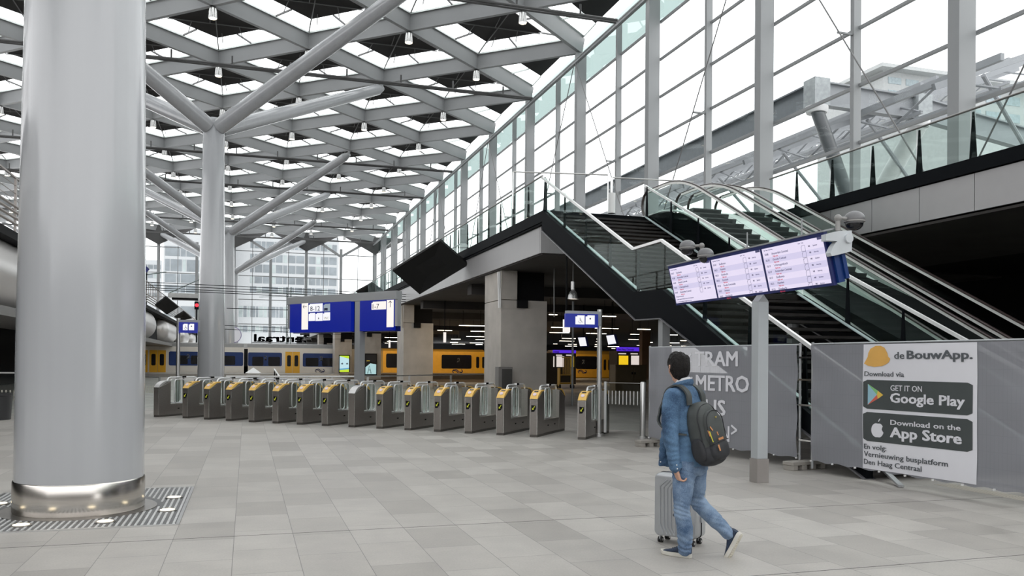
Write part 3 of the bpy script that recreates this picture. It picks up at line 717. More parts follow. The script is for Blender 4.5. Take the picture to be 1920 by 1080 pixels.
# ================================================================== TICKET GATES
CAP = mat('yellow gate cap', (0.80, 0.50, 0.12), 0.4, var=0.03)
GSTEEL = mat('brushed gate steel', (0.33, 0.305, 0.285), 0.3, metal=0.8, var=0.10, scale=6, aniso=(2, 2, 30))
GEDGE = mat('bright gate edge', (0.62, 0.60, 0.58), 0.25, metal=0.9)
SCRN = mat('dark gate display', (0.06, 0.05, 0.045), 0.2)
PINK = mat('pink white reader mark', (0.75, 0.62, 0.68), 0.4)
GGL = glass_mat('gate glass', (0.95, 0.98, 0.97), 0.05); ARCH = mat('bright gate tube', (0.78, 0.78, 0.77), 0.3, metal=0.4)
LIME = emis('lime arrow', (0.75, 0.80, 0.05), 0.5)
def gate_proto(yellow=True):
    W, L = 0.172, 2.08
    r = empty('ticket_gate')
    def ped(y0, sg):
        Y = lambda t: y0 + sg * t
        m = M(); pr = [(0, 0.05), (0, 0.825), (0.30, 0.985), (0.47, 1.0), (0.47, 0.05)]
        m.prism([(0, Y(a), b) for a, b in pr], (W, 0, 0)); o = m.build('pedestal', GSTEEL, r, smooth=False, bevel=0.006)
        c = M(); arc = [(-0.008, 0.835), (0.06, 0.915), (0.15, 0.975), (0.26, 1.012), (0.36, 1.022), (0.48, 1.022), (0.48, 1.0), (0.30, 0.987), (0.0, 0.825)]
        c.mi = 0
        n = len(arc)
        for i in range(5): c.quad((-0.004, Y(arc[i][0]), arc[i][1]), (W + 0.004, Y(arc[i][0]), arc[i][1]), (W + 0.004, Y(arc[i + 1][0]), arc[i + 1][1]), (-0.004, Y(arc[i + 1][0]), arc[i + 1][1]))
        for x in (-0.004, W + 0.004): c.add([(x, Y(a), b) for a, b in arc], [tuple(range(n))])
        c.build('cap', CAP if yellow else mat('silver gate cap', (0.60, 0.59, 0.58), 0.3, metal=0.6), r, smooth=False)
        e = M(); e.box((-0.003, Y(-0.002), 0.06), (0.010, Y(0.006), 0.83)); e.box((W - 0.010, Y(-0.003), 0.06), (W + 0.003, Y(0.008), 0.83))
        e.beam((W + 0.002, Y(0), 0.825), (W + 0.002, Y(0.44), 0.975), 0.008, 0.012); e.beam((-0.002, Y(0), 0.825), (-0.002, Y(0.44), 0.975), 0.008, 0.012)
        e.build('edge_trim', GEDGE, r, smooth=False)
        if yellow:
            s = M(); A, B = Vector((0, Y(0.09), 0.940)), Vector((0, Y(0.02), 0.878))
            s.hexa([(0.04, Y(0.16), 0.985), (0.13, Y(0.16), 0.985), (0.13, Y(0.21), 1.0), (0.04, Y(0.21), 1.0), (0.04, Y(0.16), 0.99), (0.13, Y(0.16), 0.99), (0.13, Y(0.21), 1.006), (0.04, Y(0.21), 1.006)])
            s.build('display', SCRN, r, smooth=False)
            q = M(); q.tube((0.086, Y(0.075), 0.928), (0.086, Y(0.067), 0.9355), 0.042, n=14); q.build('card_reader', PINK, r)
            k = M(); f = -sg
            yy = Y(-0.004)
            k.prism([(0.035, yy, 0.70), (0.135, yy, 0.69), (0.140, yy, 0.62), (0.10, yy, 0.555), (0.035, yy, 0.55)], (0, f * 0.004, 0)); k.build('reader_plate', BLACK, r, smooth=False)
            a = M(); y2 = yy + f * 0.005
            a.beam((0.115, y2, 0.675), (0.075, y2, 0.615), 0.014, 0.014, up=(0, 1, 0)); a.prism([(0.058, y2, 0.595), (0.058, y2, 0.640), (0.098, y2, 0.600)], (0, f * 0.003, 0)); a.build('arrow_mark', LIME, r, smooth=False)
    ped(0, 1); ped(L, -1)
    M().box((0.002, 0.004, 0), (W - 0.002, L - 0.004, 0.055)).build('plinth', mat('dark gate plinth', (0.12, 0.11, 0.10), 0.4, metal=0.6), r, smooth=False)
    m = M(); m.box((0.008, 0.47, 0.05), (W - 0.008, L - 0.47, 0.345)); m.build('base', GSTEEL, r, smooth=False)
    for x in (-0.002, W - 0.006):
        for y in (0.75, 1.25): M().box((x, y, 0.20), (x + 0.008, y + 0.07, 0.225)).build('sensor_slot', BLACK, r, smooth=False)
    # arched handrail over the gap and the glass leaf loops
    t = M(); cx = W / 2
    t.path([(cx, 0.40, 0.93), (cx, 0.41, 1.03), (cx, 0.46, 1.09), (cx, 0.54, 1.11), (cx, 1.50, 1.11), (cx, 1.58, 1.09), (cx, 1.63, 1.03), (cx, 1.64, 0.40)], 0.021, n=8); t.build('handrail', ARCH, r)
    for x, y0, y1 in ((cx - 0.035, 0.55, 0.98), (cx + 0.035, 0.66, 1.08)):
        q = M(); z0, z1 = 0.37, 1.05; R = 0.10; pts = []
        for cyy, cz, t0 in ((y1 - R, z0 + R, -90), (y1 - R, z1 - R, 0), (y0 + R, z1 - R, 90), (y0 + R, z0 + R, 180)):
            for i in range(5): w = math.radians(t0 + 90 * i / 4); pts.append((x, cyy + R * math.cos(w), cz + R * math.sin(w)))
        q.path(pts, 0.016, n=7, closed=True); lf = q.build('gate_leaf', ARCH, r)
        M().prism(pts, (0.004, 0, 0)).build('glass', GGL, lf, smooth=False)
    g = M(); g.box((cx - 0.006, 1.16, 0.36), (cx + 0.006, 1.60, 1.0)); g.build('glass_screen', GGL, r, smooth=False)
    h = M(); h.box((cx - 0.035, 0.98, 1.10), (cx + 0.035, 1.14, 1.145)); h.tube((cx, 1.06, 0.36), (cx, 1.06, 1.12), 0.022, n=8); h.build('pivot_post', CHROME, r)
    return r
GY = gate_proto(True); GS = gate_proto(False); index_kids()
pxs = [(288, 781.7), (342, 784), (382, 786.5), (423, 789), (466, 791.5), (510.5, 793.7), (556, 796), (603, 798.3), (653, 801), (705, 803.7), (758, 806.5), (813, 809.3), (871, 812.5), (930.5, 815.8), (993, 819.4), (1083, 824)]
gl = {0: 'silver topped end ticket gate, leftmost of the long row', 8: 'silver topped ticket gate in the middle of the row, right of the gantry post', 15: 'single yellow topped ticket gate standing apart at the right, beside the sign pole'}
fy = fs = True
side = ['first', 'second', 'third', 'fourth', 'fifth', 'sixth', 'seventh']
for i, (x, y) in enumerate(pxs):
    p = Zp(x, y, 0); yel = i not in (0, 8)
    if yel: o = GY if fy else copy_tree(GY); fy = False
    else: o = GS if fs else copy_tree(GS); fs = False
    o.location = p; o.rotation_euler = (0, 0, math.radians(-38))
    if i in gl: lb = gl[i]
    elif i < 8: lb = 'yellow topped steel ticket gate, %s from the left silver topped end gate' % side[i - 1]
    else: lb = 'yellow topped steel ticket gate, %s right of the middle silver topped one' % side[i - 9]
    tag(o, lb, 'ticket gate', 'row of ticket gates')
for i, x in ((3, 423), (4, 466)):
    pass
# ================================================================== GANTRY SIGN
e_ = Vector((2.29, -3.25, 0)).normalized(); F = Face((1.07 * 1.25, 22.8 * 1.25, 0), e_, (0, 0, 1))
g = empty('gantry'); tag(g, 'grey steel gantry frame on one post carrying two blue signs', 'gantry')
a0, _ = F.px(543, 600); a1, _ = F.px(748, 600); ap, _ = F.px(675, 600)
m = M(); F.slab(m, a0, 3.44, a1, 3.69, -0.12, 0.12); m.build('beam', STEEL, g, smooth=False, bevel=0.01)
m = M(); F.slab(m, ap - 0.115, 0, ap + 0.115, 3.45, -0.11, 0.11); m.build('post', STEEL, g, smooth=False, bevel=0.008)
for a in (a0, a1 - 0.10):
    m = M(); F.slab(m, a, 2.66, a + 0.11, 3.45, -0.07, 0.07); m.build('side_arm', STEEL, g, smooth=False)
def notched(fc, mb, x0, y0, x1, y1, d0, d1, nx=0.2, ny=0.22):
    A0, B1 = fc.px(x0, y0); A1, _ = fc.px(x1, y0); _, B0 = fc.px(x0, y1); w, h = A1 - A0, B1 - B0; k = min(w, h) * 0.22
    fc.poly(mb, [(A0, B0), (A1, B0), (A1, B1), (A0 + k, B1), (A0 + k, B1 - k * 0.6), (A0, B1 - k * 0.6)], d0, d1)
def arrow(fc, mb, a, b, s, ang, d):
    c, sn = math.cos(ang), math.sin(ang)
    def R(x, y): return fc.p(a + (x * c - y * sn) * s, b + (x * sn + y * c) * s, d)
    mb.beam(R(-1, 0), R(1, 0), 0.16 * s, 0.004, up=fc.n); mb.beam(R(0.35, 0.62), R(1, 0), 0.16 * s, 0.004, up=fc.n); mb.beam(R(0.35, -0.62), R(1, 0), 0.16 * s, 0.004, up=fc.n)
PALE = emis('lit pale tile', (1.0, 0.93, 0.88), 0.95)
TILE = emis('lit tile', (0.95, 0.95, 1.0), 0.95)
def sign(label, x0, x1, zt, zb, thick=0.16):
    r = empty('station_sign'); tag(r, label, 'sign', None)
    A0, _ = F.px(x0, 600); A1, _ = F.px(x1, 600)
    m = M(); F.slab(m, A0, zb, A1, zt, -0.02, 0.12); m.build('panel', BLUE, r, smooth=False, bevel=0.006)
    m = M(); F.slab(m, A0, zb - 0.02, A1 + 0.03, zt + 0.10, -0.20, -0.02); m.build('housing', BLUED, r, smooth=False)
    m = M(); F.slab(m, A0 + 0.02, zt + 0.0, A1, 3.44, -0.10, -0.06); m.build('hanger', STEEL, r, smooth=False)
    return r
F2_ = Face(F.p(0, 0, 0.124), F.x, F.y)
_, zt = F2_.px(600, 567); _, zb = F2_.px(600, 622.5)
s1 = sign('blue lit sign with left arrow and tiles reading 8-12 and WC, left on the gantry', 549, 663, zt, zb)
m = M(); F2_.rect_px(m, 566, 569, 578, 618, 0, 0.006); m.build('arrow_panel', PALE, s1, smooth=False)
m = M(); 
for x0, y0, x1, y1 in ((579, 570, 605, 585), (579, 587, 591, 602), (592, 587, 605, 602), (606, 586, 619, 601)): notched(F2_, m, x0, y0, x1, y1, 0, 0.006)
m.build('tile', TILE, s1, smooth=False)
m = M(); notched(F2_, m, 607, 570, 619, 584, 0, 0.006); m.build('bus_tile', mat('pale blue grey tile', (0.45, 0.55, 0.65), 0.4, emit=0.6), s1, smooth=False)
m = M(); a, b = F2_.px(572, 575); arrow(F2_, m, a, b, 0.092, math.pi, 0.009)
a, b = F2_.px(582, 583.2); F2_.text(m, '8-12', 0.21, a, b, 0.008, fit=F2_.px(600, 583)[0] - a)
a, b = F2_.px(608, 582); F2_.slab(m, a, b, a + 0.17, b + 0.07, 0.006, 0.009); F2_.slab(m, a + 0.015, b - 0.02, a + 0.045, b, 0.006, 0.009); F2_.slab(m, a + 0.12, b - 0.02, a + 0.15, b, 0.006, 0.009)
a, b = F2_.px(597, 598.5); F2_.slab(m, a, b, a + 0.035, b + 0.05, 0.006, 0.009)
m.build('lettering', INK, s1, smooth=False)
m = M(); a, b = F2_.px(608, 599); F2_.text(m, 'WC', 0.115, a, b, 0.008, fit=F2_.px(617, 599)[0] - a); m.build('lettering', mat('beige ink', (0.5, 0.45, 0.3), 0.5), s1, smooth=False)
s2 = sign('blue lit sign with up arrow and tile reading 1-7, right on the gantry', 680, 741, F2_.px(700, 563)[1] , F2_.px(700, 620)[1])
m = M(); F2_.rect_px(m, 725.5, 562.5, 738.5, 613.5, 0, 0.006); m.build('arrow_panel', PALE, s2, smooth=False)
m = M(); notched(F2_, m, 697, 566, 724, 581, 0, 0.006); m.build('tile', PALE, s2, smooth=False)
m = M(); a, b = F2_.px(699, 579); F2_.text(m, '1-7', 0.20, a, b, 0.008, fit=F2_.px(711, 579)[0] - a); a, b = F2_.px(732, 570); arrow(F2_, m, a, b, 0.092, math.pi / 2, 0.009)
m.build('lettering', INK, s2, smooth=False)
s3 = empty('station_sign'); tag(s3, 'dark blue back of a sign seen behind the left end of the gantry', 'sign')
m = M(); F.slab(m, a0 + 0.09, zb, a0 + 0.30, zt - 0.06, -0.55, -0.35); m.build('panel', BLUED, s3, smooth=False); m = M(); F.slab(m, a0 + 0.12, zt - 0.06, a0 + 0.16, 3.50, -0.5, -0.45); F.slab(m, a0 + 0.12, 3.50, a0 + 0.16, 3.58, -0.5, -0.08); m.build('hanger', STEEL, s3, smooth=False)
# wheelchair pictogram
def wheelchair(fc, mb, a, b, s, d):
    pts = [(a + s * 0.42 * math.cos(t), b + s * (0.38 + 0.42 * math.sin(t))) for t in [math.radians(150 + 15 * i) for i in range(13)]]
    for i in range(12): mb.beam(fc.p(*pts[i], d), fc.p(*pts[i + 1], d), s * 0.09, 0.003, up=fc.n)
    for q in (((0, 1.15), (0.03, 0.55)), ((0.03, 0.55), (0.45, 0.55)), ((0.45, 0.55), (0.62, 0.12)), ((0.02, 0.85), (0.38, 0.82))): mb.beam(fc.p(a + q[0][0] * s, b + q[0][1] * s, d), fc.p(a + q[1][0] * s, b + q[1][1] * s, d), s * 0.12, 0.003, up=fc.n)
    fc.poly(mb, circ(a, b + s * 1.32, s * 0.12, 10), d, d + 0.002)
def pole_sign(label, s_, px_pole, box, tiles, flip=False, rz=0):
    r = empty('pole_sign'); tag(r, label, 'sign', None)
    fc = Face((0, s_, 0), (1, 0, 0), (0, 0, 1))
    x0, y0, x1, y1 = box; A0, B1 = fc.px(x0, y0); A1, _ = fc.px(x1, y0); _, B0 = fc.px(x0, y1)
    ap, _ = fc.px(px_pole[0], 700)
    m = M().tube((ap, s_ + 0.1, 0), (ap, s_ + 0.1, B1 + 0.12), 0.055, n=16).lathe([(0.11, 0), (0.11, 0.06), (0.06, 0.07)], (ap, s_ + 0.1, 0), n=16); m.build('pole', RAIL, r)
    m = M(); fc.slab(m, A0, B0, A1, B1, -0.02, 0.08); m.build('panel', BLUE, r, smooth=False)
    m = M(); fc.slab(m, min(A0 + 0.06, ap), B0 + 0.05, max(A1 + 0.06, ap), B1 + 0.07, -0.14, -0.02); m.build('frame', STEEL, r, smooth=False)
    f2 = Face((0, s_ - 0.081, 0), (1, 0, 0), (0, 0, 1)); m = M(); t = M()
    for j, (tx0, ty0, tx1, ty1) in enumerate(tiles):
        notched(f2, m, tx0, ty0, tx1, ty1, 0, 0.004)
        a, b = f2.px((tx0 + tx1) / 2, ty1)
        h = f2.px(tx0, ty0)[1] - b
        if j == 0: wheelchair(f2, t, a, b + h * 0.15, h * 0.40, 0.006)
        else: f2.poly(t, circ(a, b + h * 0.62, h * 0.10, 8), 0.004, 0.006)
    m.build('tile', TILE, r, smooth=False); t.build('pictogram', INK, r, smooth=False)
    return r
pole_sign('blue wheelchair gate sign on a steel pole, beside the rightmost ticket gate', 17.2, (1127, 700), (1059, 588, 1119, 613.5), ((1079, 591, 1096, 608), (1098, 591, 1115, 608)))
pole_sign('small blue wheelchair sign on a pole between the big column and second column', 26.5, (333, 700), (336, 604, 371, 624), ((343, 607, 352, 619), (354, 607, 364, 619)))
# ================================================================== DEPARTURE BOARD ON ITS POST
r = empty('board_post', (6.80, 10.10, 0)); tag(r, 'square pale grey steel post holding up the departure board', 'post')
M().box((-0.082, -0.082, 0.33), (0.082, 0.082, 2.50)).build('shaft', mat('pale grey post paint', (0.38, 0.405, 0.42), 0.4, var=0.02), r, smooth=False, bevel=0.005)
M().box((-0.094, -0.094, 0), (0.094, 0.094, 0.33)).build('foot_sleeve', mat('taupe foot sleeve', (0.26, 0.24, 0.225), 0.6), r, smooth=False, bevel=0.004)
M().prism([(-0.082, -0.082, 2.50), (0.0, -0.082, 2.60), (0.082, -0.082, 2.50)], (0, 0.164, 0)).build('top_cap', STEEL, r, smooth=False)
BT, BB = Vector((6.64, 0, 3.245)), Vector((6.80, 0, 2.60))
ey = (BT - BB).normalized(); SL_, SR_ = 12.50, 8.56
FB = Face((BB.x, SL_, BB.z), (0, -1, 0), ey); Wd = SL_ - SR_; Hh = (BT - BB).length
r = empty('departure_board'); tag(r, 'tilted blue framed departure board with three lit timetable screens', 'departure board')
m = M(); FB.slab(m, 0, 0, Wd, Hh, -0.05, 0.0); m.build('frame', mat('navy board frame', (0.012, 0.02, 0.12), 0.35), r, smooth=False)
m = M(); FB.slab(m, 0.03, 0.02, Wd + 0.04, Hh - 0.1, -0.14, -0.05); FB.slab(m, 0.06, 0.05, Wd + 0.07, Hh - 0.16, -0.19, -0.14); m.build('housing', mat('blue board housing', (0.004, 0.03, 0.15), 0.35), r, smooth=False)
m = M(); FB.slab(m, -0.01, Hh, Wd + 0.02, Hh + 0.02, -0.16, 0.012); m.build('top_flange', STEEL, r, smooth=False)
SCR = emis('lit lilac screen', (0.80, 0.73, 0.92), 0.95, var=0.01); ROW = emis('lit screen row', (0.70, 0.65, 0.88), 0.90, var=0.01)
TXT = mat('screen text blue', (0.10, 0.10, 0.24), 0.5); RED = mat('screen text red', (0.60, 0.06, 0.10), 0.5, emit=0.3)
screens = [[('09:37', 'Dordrecht', 'Sprinter'), ('09:38', 'Amsterdam Centraal', 'Sprinter'), ('09:40', 'Utrecht Centraal', 'Intercity'), ('09:43', "'s-Hertogenbosch", 'Sprinter'), ('09:47', 'Amsterdam Centraal', 'Intercity')],
           [('09:47', 'Eindhoven', 'Intercity'), ('09:51', 'Haarlem', 'Sprinter'), ('09:53', 'Dordrecht', 'Sprinter'), ('09:55', 'Enschede', 'Intercity'), ('09:58', 'Gouda Goverwelle', 'Sprinter'), ('10:02', 'Arnhem', 'Intercity'), ('10:02', 'Dordrecht', 'Sprinter')],
           [('10:08', 'Amsterdam Centraal', 'Sprinter'), ('10:10', 'Utrecht Centraal', 'Intercity'), ('10:13', "'s-Hertogenbosch", 'Sprinter'), ('10:17', 'Amsterdam Centraal', 'Intercity'), ('10:17', 'Eindhoven', 'Intercity'), ('10:21', 'Haarlem', 'Sprinter'), ('10:23', 'Dordrecht', 'Sprinter')]]
sw = (Wd - 0.035 * 2 - 0.05 * 2) / 3
for k in range(3):
    a = 0.035 + k * (sw + 0.05); b0, b1 = 0.035, Hh - 0.05
    m = M(); FB.slab(m, a, b0, a + sw, b1, 0, 0.004); s = m.build('screen', SCR, r, smooth=False)
    t, rd, rw, bx = M(), M(), M(), M(); hgt = b1 - b0; rh_ = hgt / 7.25
    for j in range(7 if k else 5):
        y0 = b1 - 0.05 - rh_ * (j + 1)
        if j % 2: FB.slab(rw, a, y0, a + sw, y0 + rh_, 0.004, 0.005)
    for j, (tm, ds, ty) in enumerate(screens[k]):
        y = b1 - 0.05 - rh_ * (j + 0.62)
        FB.text(t, tm, 0.040, a + 0.04, y, 0.006); FB.text(t, ds, 0.042, a + 0.20, y, 0.006)
        FB.text(rd, 'Rijdt niet', 0.030, a + 0.22, y - 0.034, 0.006)
        FB.text(t, 'NS', 0.028, a + sw * 0.77, y + 0.005, 0.006, bold=0.02); FB.text(t, ty, 0.026, a + sw * 0.84, y + 0.005, 0.006)
        c0, c1, d0, d1 = a + sw * 0.66, a + sw * 0.72, y - 0.035, y + 0.038
        for q in (((c0, d0), (c1, d0)), ((c1, d0), (c1, d1)), ((c1, d1), (c0 + 0.015, d1)), ((c0 + 0.015, d1), (c0 + 0.015, d1 - 0.015)), ((c0 + 0.015, d1 - 0.015), (c0, d1 - 0.015)), ((c0, d1 - 0.015), (c0, d0))):
            t.beam(FB.p(*q[0], 0.006), FB.p(*q[1], 0.006), 0.0035, 0.001, up=FB.n)
    FB.text(t, 'Tijd   Naar / Opmerking', 0.02, a + 0.04, b1 - 0.035, 0.006); FB.text(t, 'Spoor   Trein', 0.02, a + sw * 0.62, b1 - 0.035, 0.006)
    FB.slab(t, a + sw - 0.10, b1 - 0.03, a + sw, b1, 0.004, 0.006)
    if k == 0:
        y = b1 - 0.05 - rh_ * 5.4
        FB.text(t, 'Vanwege werkzaamheden', 0.024, a + 0.04, y, 0.006); FB.text(t, 'Op diverse trajecten rijden geen treinen. Houd rekening met', 0.022, a + 0.04, y - 0.045, 0.006); FB.text(t, 'extra reistijd. Raadpleeg de reisplanner voor uw reis.', 0.022, a + 0.04, y - 0.085, 0.006)
    rw.build('row_band', ROW, s, smooth=False) if rw.v else None
    t.build('lettering', TXT, s, smooth=False); rd.build('lettering', RED, s, smooth=False)
# cast end bracket, facing the camera at the near end
FE = Face((0, SR_ - 0.13, 0), (1, 0, 0), (0, 0, 1)); m = M()
pts = [FE.px(x, y) for x, y in ((1549, 439), (1572, 433), (1597, 432), (1598, 448), (1597, 471), (1586, 474), (1566, 479), (1560, 480), (1557, 474), (1563, 461), (1570, 452), (1549, 451))]
FE.poly(m, pts, -0.09, 0.0); a, b = FE.px(1590, 447); m.tube(FE.p(a, b, 0), FE.p(a, b, 0.03), 0.055, n=20); m.build('end_bracket', mat('light grey cast bracket', (0.52, 0.55, 0.57), 0.4), r, smooth=False)
m = M(); FB.slab(m, Wd * 0.40, 0.0, Wd * 0.52, 0.10, -0.12, -0.02); m.build('post_bracket', STEEL, r, smooth=False)
for x, y0, y1 in ((1399, 490, 447), (1500, 465, 420)):
    a, b = FB.px(x, y0); a2, b2 = FB.px(x - 4, y1); p = FB.p(a, Hh + 0.01, -0.06); q = p + Vector((0, 0, 0.22)); M().tube(p, q, 0.010, n=8).build('antenna', STEEL, r)
# security cameras on the board
def seccam(label, base, head, flip=1, pat=False):
    r = empty('security_camera'); tag(r, label, 'camera', 'security cameras on top of the departure board')
    b, h = Vector(base), Vector(head)
    j = Vector((b.x + (h.x - b.x) * 0.25, b.y + (h.y - b.y) * 0.25, h.z))
    M().tube(b, Vector((b.x, b.y, h.z)), 0.034, 0.026, n=12).ball((b.x, b.y, h.z), 0.045, 8).tube(Vector((b.x, b.y, h.z)), h, 0.022, n=10).build('bracket', mat('grey camera bracket', (0.26, 0.255, 0.245), 0.4), r)
    n = 14; m = M(); vs = []
    m.ball(h, 0.124, 12, (1, 1, 0.80)); m.build('hood', mat('speckled grey camera hood', (0.16, 0.16, 0.165), 0.35, var=0.6 if pat else 0.05, scale=60), r)
    M().ball(h + Vector((0, 0, -0.055)), 0.104, 12, (1, 1, 0.80)).build('dome', mat('smoked dome', (0.01, 0.01, 0.012), 0.12), r)
    M().lathe([(0.118, -0.015), (0.126, -0.02), (0.126, -0.035), (0.10, -0.035)], h, n=24, cap=False).build('rim', mat('grey camera bracket', (0.4, 0.39, 0.37), 0.4), r)
    return r
bb = FB.p(FB.px(1310, 488)[0], Hh + 0.02, -0.06)
def at_s(x, y, s): return Sp(x, y, s)
seccam('grey dome camera on the board, outer one of the left pair', bb, Sp(1289, 462, bb.y + 0.15), pat=False)
seccam('grey dome camera on the board, lower inner one of the left pair', bb + Vector((0, -0.06, 0)), Sp(1323, 477, bb.y - 0.16), pat=False)
bb = FB.p(Wd + 0.0, Hh - 0.0, -0.10); bb = Sp(1571, 433, SR_ - 0.05)
seccam('silver speckled dome camera above the right end of the departure board', bb, Sp(1602, 411, SR_ - 0.05), pat=True)
# ================================================================== FENCE PANELS WITH BANNERS
def banner_mat(name, col, alpha=0.10, grid=True):
    m = D.materials.new(name); t, b = nodes(m); N, L = t.nodes, t.links
    tc = N.new('ShaderNodeTexCoord'); br = N.new('ShaderNodeTexBrick'); mp = N.new('ShaderNodeMapping'); L.new(tc.outputs['UV'], mp.inputs[0]); L.new(mp.outputs[0], br.inputs[0])
    br.offset = 0; br.inputs['Scale'].default_value = 1; br.inputs['Brick Width'].default_value = 0.055; br.inputs['Row Height'].default_value = 0.20
    br.inputs['Mortar Size'].default_value = 0.0035; br.inputs['Mortar Smooth'].default_value = 0.6
    br.inputs['Color1'].default_value = col + (1,); br.inputs['Color2'].default_value = tuple(c * 0.985 for c in col) + (1,); br.inputs['Mortar'].default_value = tuple(c * 0.9 for c in col) + (1,)
    L.new(br.outputs[0], b.inputs['Base Color']); b.inputs['Roughness'].default_value = 0.6; b.inputs['Alpha'].default_value = 1 - alpha
    return m
BAN = banner_mat('grey mesh banner', (0.255, 0.26, 0.285)); BANW = mat('white banner print', (0.72, 0.72, 0.76), 0.6, var=0.02)
BLK = mat('precast concrete block', (0.33, 0.31, 0.28), 0.85, bump=0.2)
def wob(a, b, L):
    e = min(a, L - a); k = 0.4 + 0.6 * min(1, abs(b - 1.05) / 0.9)
    return 0.020 * noise.noise(Vector((a * 1.3, b * 1.0, L))) * k + 0.010 * noise.noise(Vector((a * 5, b * 2.2, 3 + L))) + 0.02 * math.exp(-e * 5) * math.sin(b * 9 + L)
def fence(label, p0, p1, zb0, zb1, zt, slack):
    e = Vector((p1[0] - p0[0], p1[1] - p0[1], 0)); L = e.length; FC = Face((p0[0], p0[1], 0), e, (0, 0, 1))
    r = empty('construction_fence'); tag(r, label, 'fence', 'construction fence panels')
    f = M()
    for a in (0.02, L - 0.02): f.tube(FC.p(a, 0.05, 0), FC.p(a, 1.98, 0), 0.021, n=10)
    f.tube(FC.p(0, 1.95, 0), FC.p(L, 1.95, 0), 0.016, n=8); f.tube(FC.p(0, 0.22, 0), FC.p(L, 0.22, 0), 0.016, n=8)
    f.build('frame', mat('galvanised tube', (0.42, 0.43, 0.44), 0.4, metal=0.7), r)
    f = M(); a = 0.25
    while a < L: f.tube(FC.p(a, 0.22, 0), FC.p(a, 1.95, 0), 0.002, n=4); a += 0.25
    for b in (0.6, 1.0, 1.4, 1.75): f.tube(FC.p(0, b, 0), FC.p(L, b, 0), 0.002, n=4)
    f.build('wire_mesh', mat('galvanised tube', (0.42, 0.43, 0.44), 0.4, metal=0.7), r)
    nx, nz = 60, 28; me = M()
    for i in range(nx + 1):
        for j in range(nz + 1):
            a = slack + (L - 2 * slack) * i / nx; zb = zb0 + (zb1 - zb0) * i / nx + 0.012 * math.sin(i * 0.9); b = zb + (zt - zb) * j / nz
            me.v.append(tuple(FC.p(a, b, 0.035 + wob(a, b, L))))
    for i in range(nx):
        for j in range(nz): q = i * (nz + 1) + j; me.f.append((q, q + nz + 1, q + nz + 2, q + 1)); me.m.append(0)
    b = me.build('banner', BAN, r)
    uv = b.data.uv_layers.new(name='uv')
    for l in b.data.loops:
        v = b.data.vertices[l.vertex_index].co; d = v - FC.o; uv.data[l.index].uv = (d.dot(FC.x), v.z)
    cl = M()
    for i in range(9):
        a = slack + (L - 2 * slack) * i / 8; cl.box(FC.p(a - .006, zb0 + (zb1 - zb0) * i / 8 - 0.012, 0.03), FC.p(a + 0.006, zb0 + (zb1 - zb0) * i / 8 + 0.012, 0.06))
    cl.build('banner_tie', WHITE, r, smooth=False)
    return r, FC, L
def fprint(mb, FC, L, off=0.012):
    """press flat print on to the waving banner"""
    out = []
    for v in mb.v:
        d = Vector(v) - FC.o; a, b, c = d.dot(FC.x), v[2], d.dot(FC.n)
        out.append(tuple(FC.p(a, b, 0.035 + wob(a, b, L) + off + c)))
    mb.v = out; return mb
P0, P1 = (7.63, 15.10), (8.38, 11.32)
f1, FA, L1 = fence('grey bannered fence reading TRAM and METRO, left of the departure board post', P0, P1, 0.17, 0.16, 1.95, 0.05)
m = M()
def tx(FC, m, s, x0, x1, y0, y1, bold=0.022):
    a, b = FC.px(x0, y1); a1, _ = FC.px(x1, y1); _, b1 = FC.px((x0 + x1) / 2, y0); _, bb = FC.px((x0 + x1) / 2, y1); sz = (b1 - bb) / 0.72
    FC.text(m, s, sz, a, bb, 0.0, bold=bold, fit=a1 - a)
tx(FA, m, 'TRAM', 1307, 1387, 658, 686); tx(FA, m, 'METRO', 1309, 1407, 703, 733); tx(FA, m, 'BUS', 1309, 1363, 748, 777); tx(FA, m, 'TREIN', 1309, 1371, 795, 824)
for (xa, y, d) in ((1296, 671, -1), (1297, 715, -1), (1297, 760, -1), (1380, 806, 1)):
    a, b = FA.px(xa, y); s = 0.075
    for q in (-1, 1): m.beam(FA.p(a + d * s * 0.9, b, 0), FA.p(a - d * s * 0.9, b + q * s, 0), 0.034, 0.002, up=FA.n)
fprint(m, FA, L1); m.build('lettering', BANW, f1, smooth=False)
Q0 = Zp(1521, 884, 0); Q1 = Zp(1920, 950, 0); dq = (Q1 - Q0).normalized()
f2, FQ, L2 = fence('grey bannered fence with the white app poster, right of the post', (Q0.x, Q0.y), (Q0.x + dq.x * 3.5, Q0.y + dq.y * 3.5), 0.17, 0.15, 1.935, 0.04)
A = lambda x, y: FQ.px(x, y)
# poster: rectified coordinates a from 1624..1835, b from z
pa0, pa1 = A(1622, 760)[0], A(1836, 760)[0]; z1, z0 = A(1730, 645)[1], A(1730, 893)[1]
z1 = 1.93; W_ = pa1 - pa0
def subdiv(mb, a0, b0, a1, b1, d, nx=14, nz=14):
    o = len(mb.v)
    for i in range(nx + 1):
        for j in range(nz + 1): mb.v.append(tuple(FQ.p(a0 + (a1 - a0) * i / nx, b0 + (b1 - b0) * j / nz, d)))
    for i in range(nx):
        for j in range(nz): q = o + i * (nz + 1) + j; mb.f.append((q, q + nz + 1, q + nz + 2, q + 1)); mb.m.append(mb.mi)
m = M(); subdiv(m, pa0, z0, pa1, z1, -0.004, 24, 24); fprint(m, FQ, L2); m.build('poster', BANW, f2)
def zz(x, y): return A(x, y)[1]
DK = mat('charcoal print', (0.055, 0.065, 0.065), 0.6); INK2 = mat('dark grey print', (0.09, 0.10, 0.11), 0.6)
bands = [(A(1627, 712)[1], A(1627, 766)[1]), (A(1627, 772)[1], A(1627, 826)[1])]
ba0, ba1 = pa0 + 0.012, pa0 + W_ * 0.967
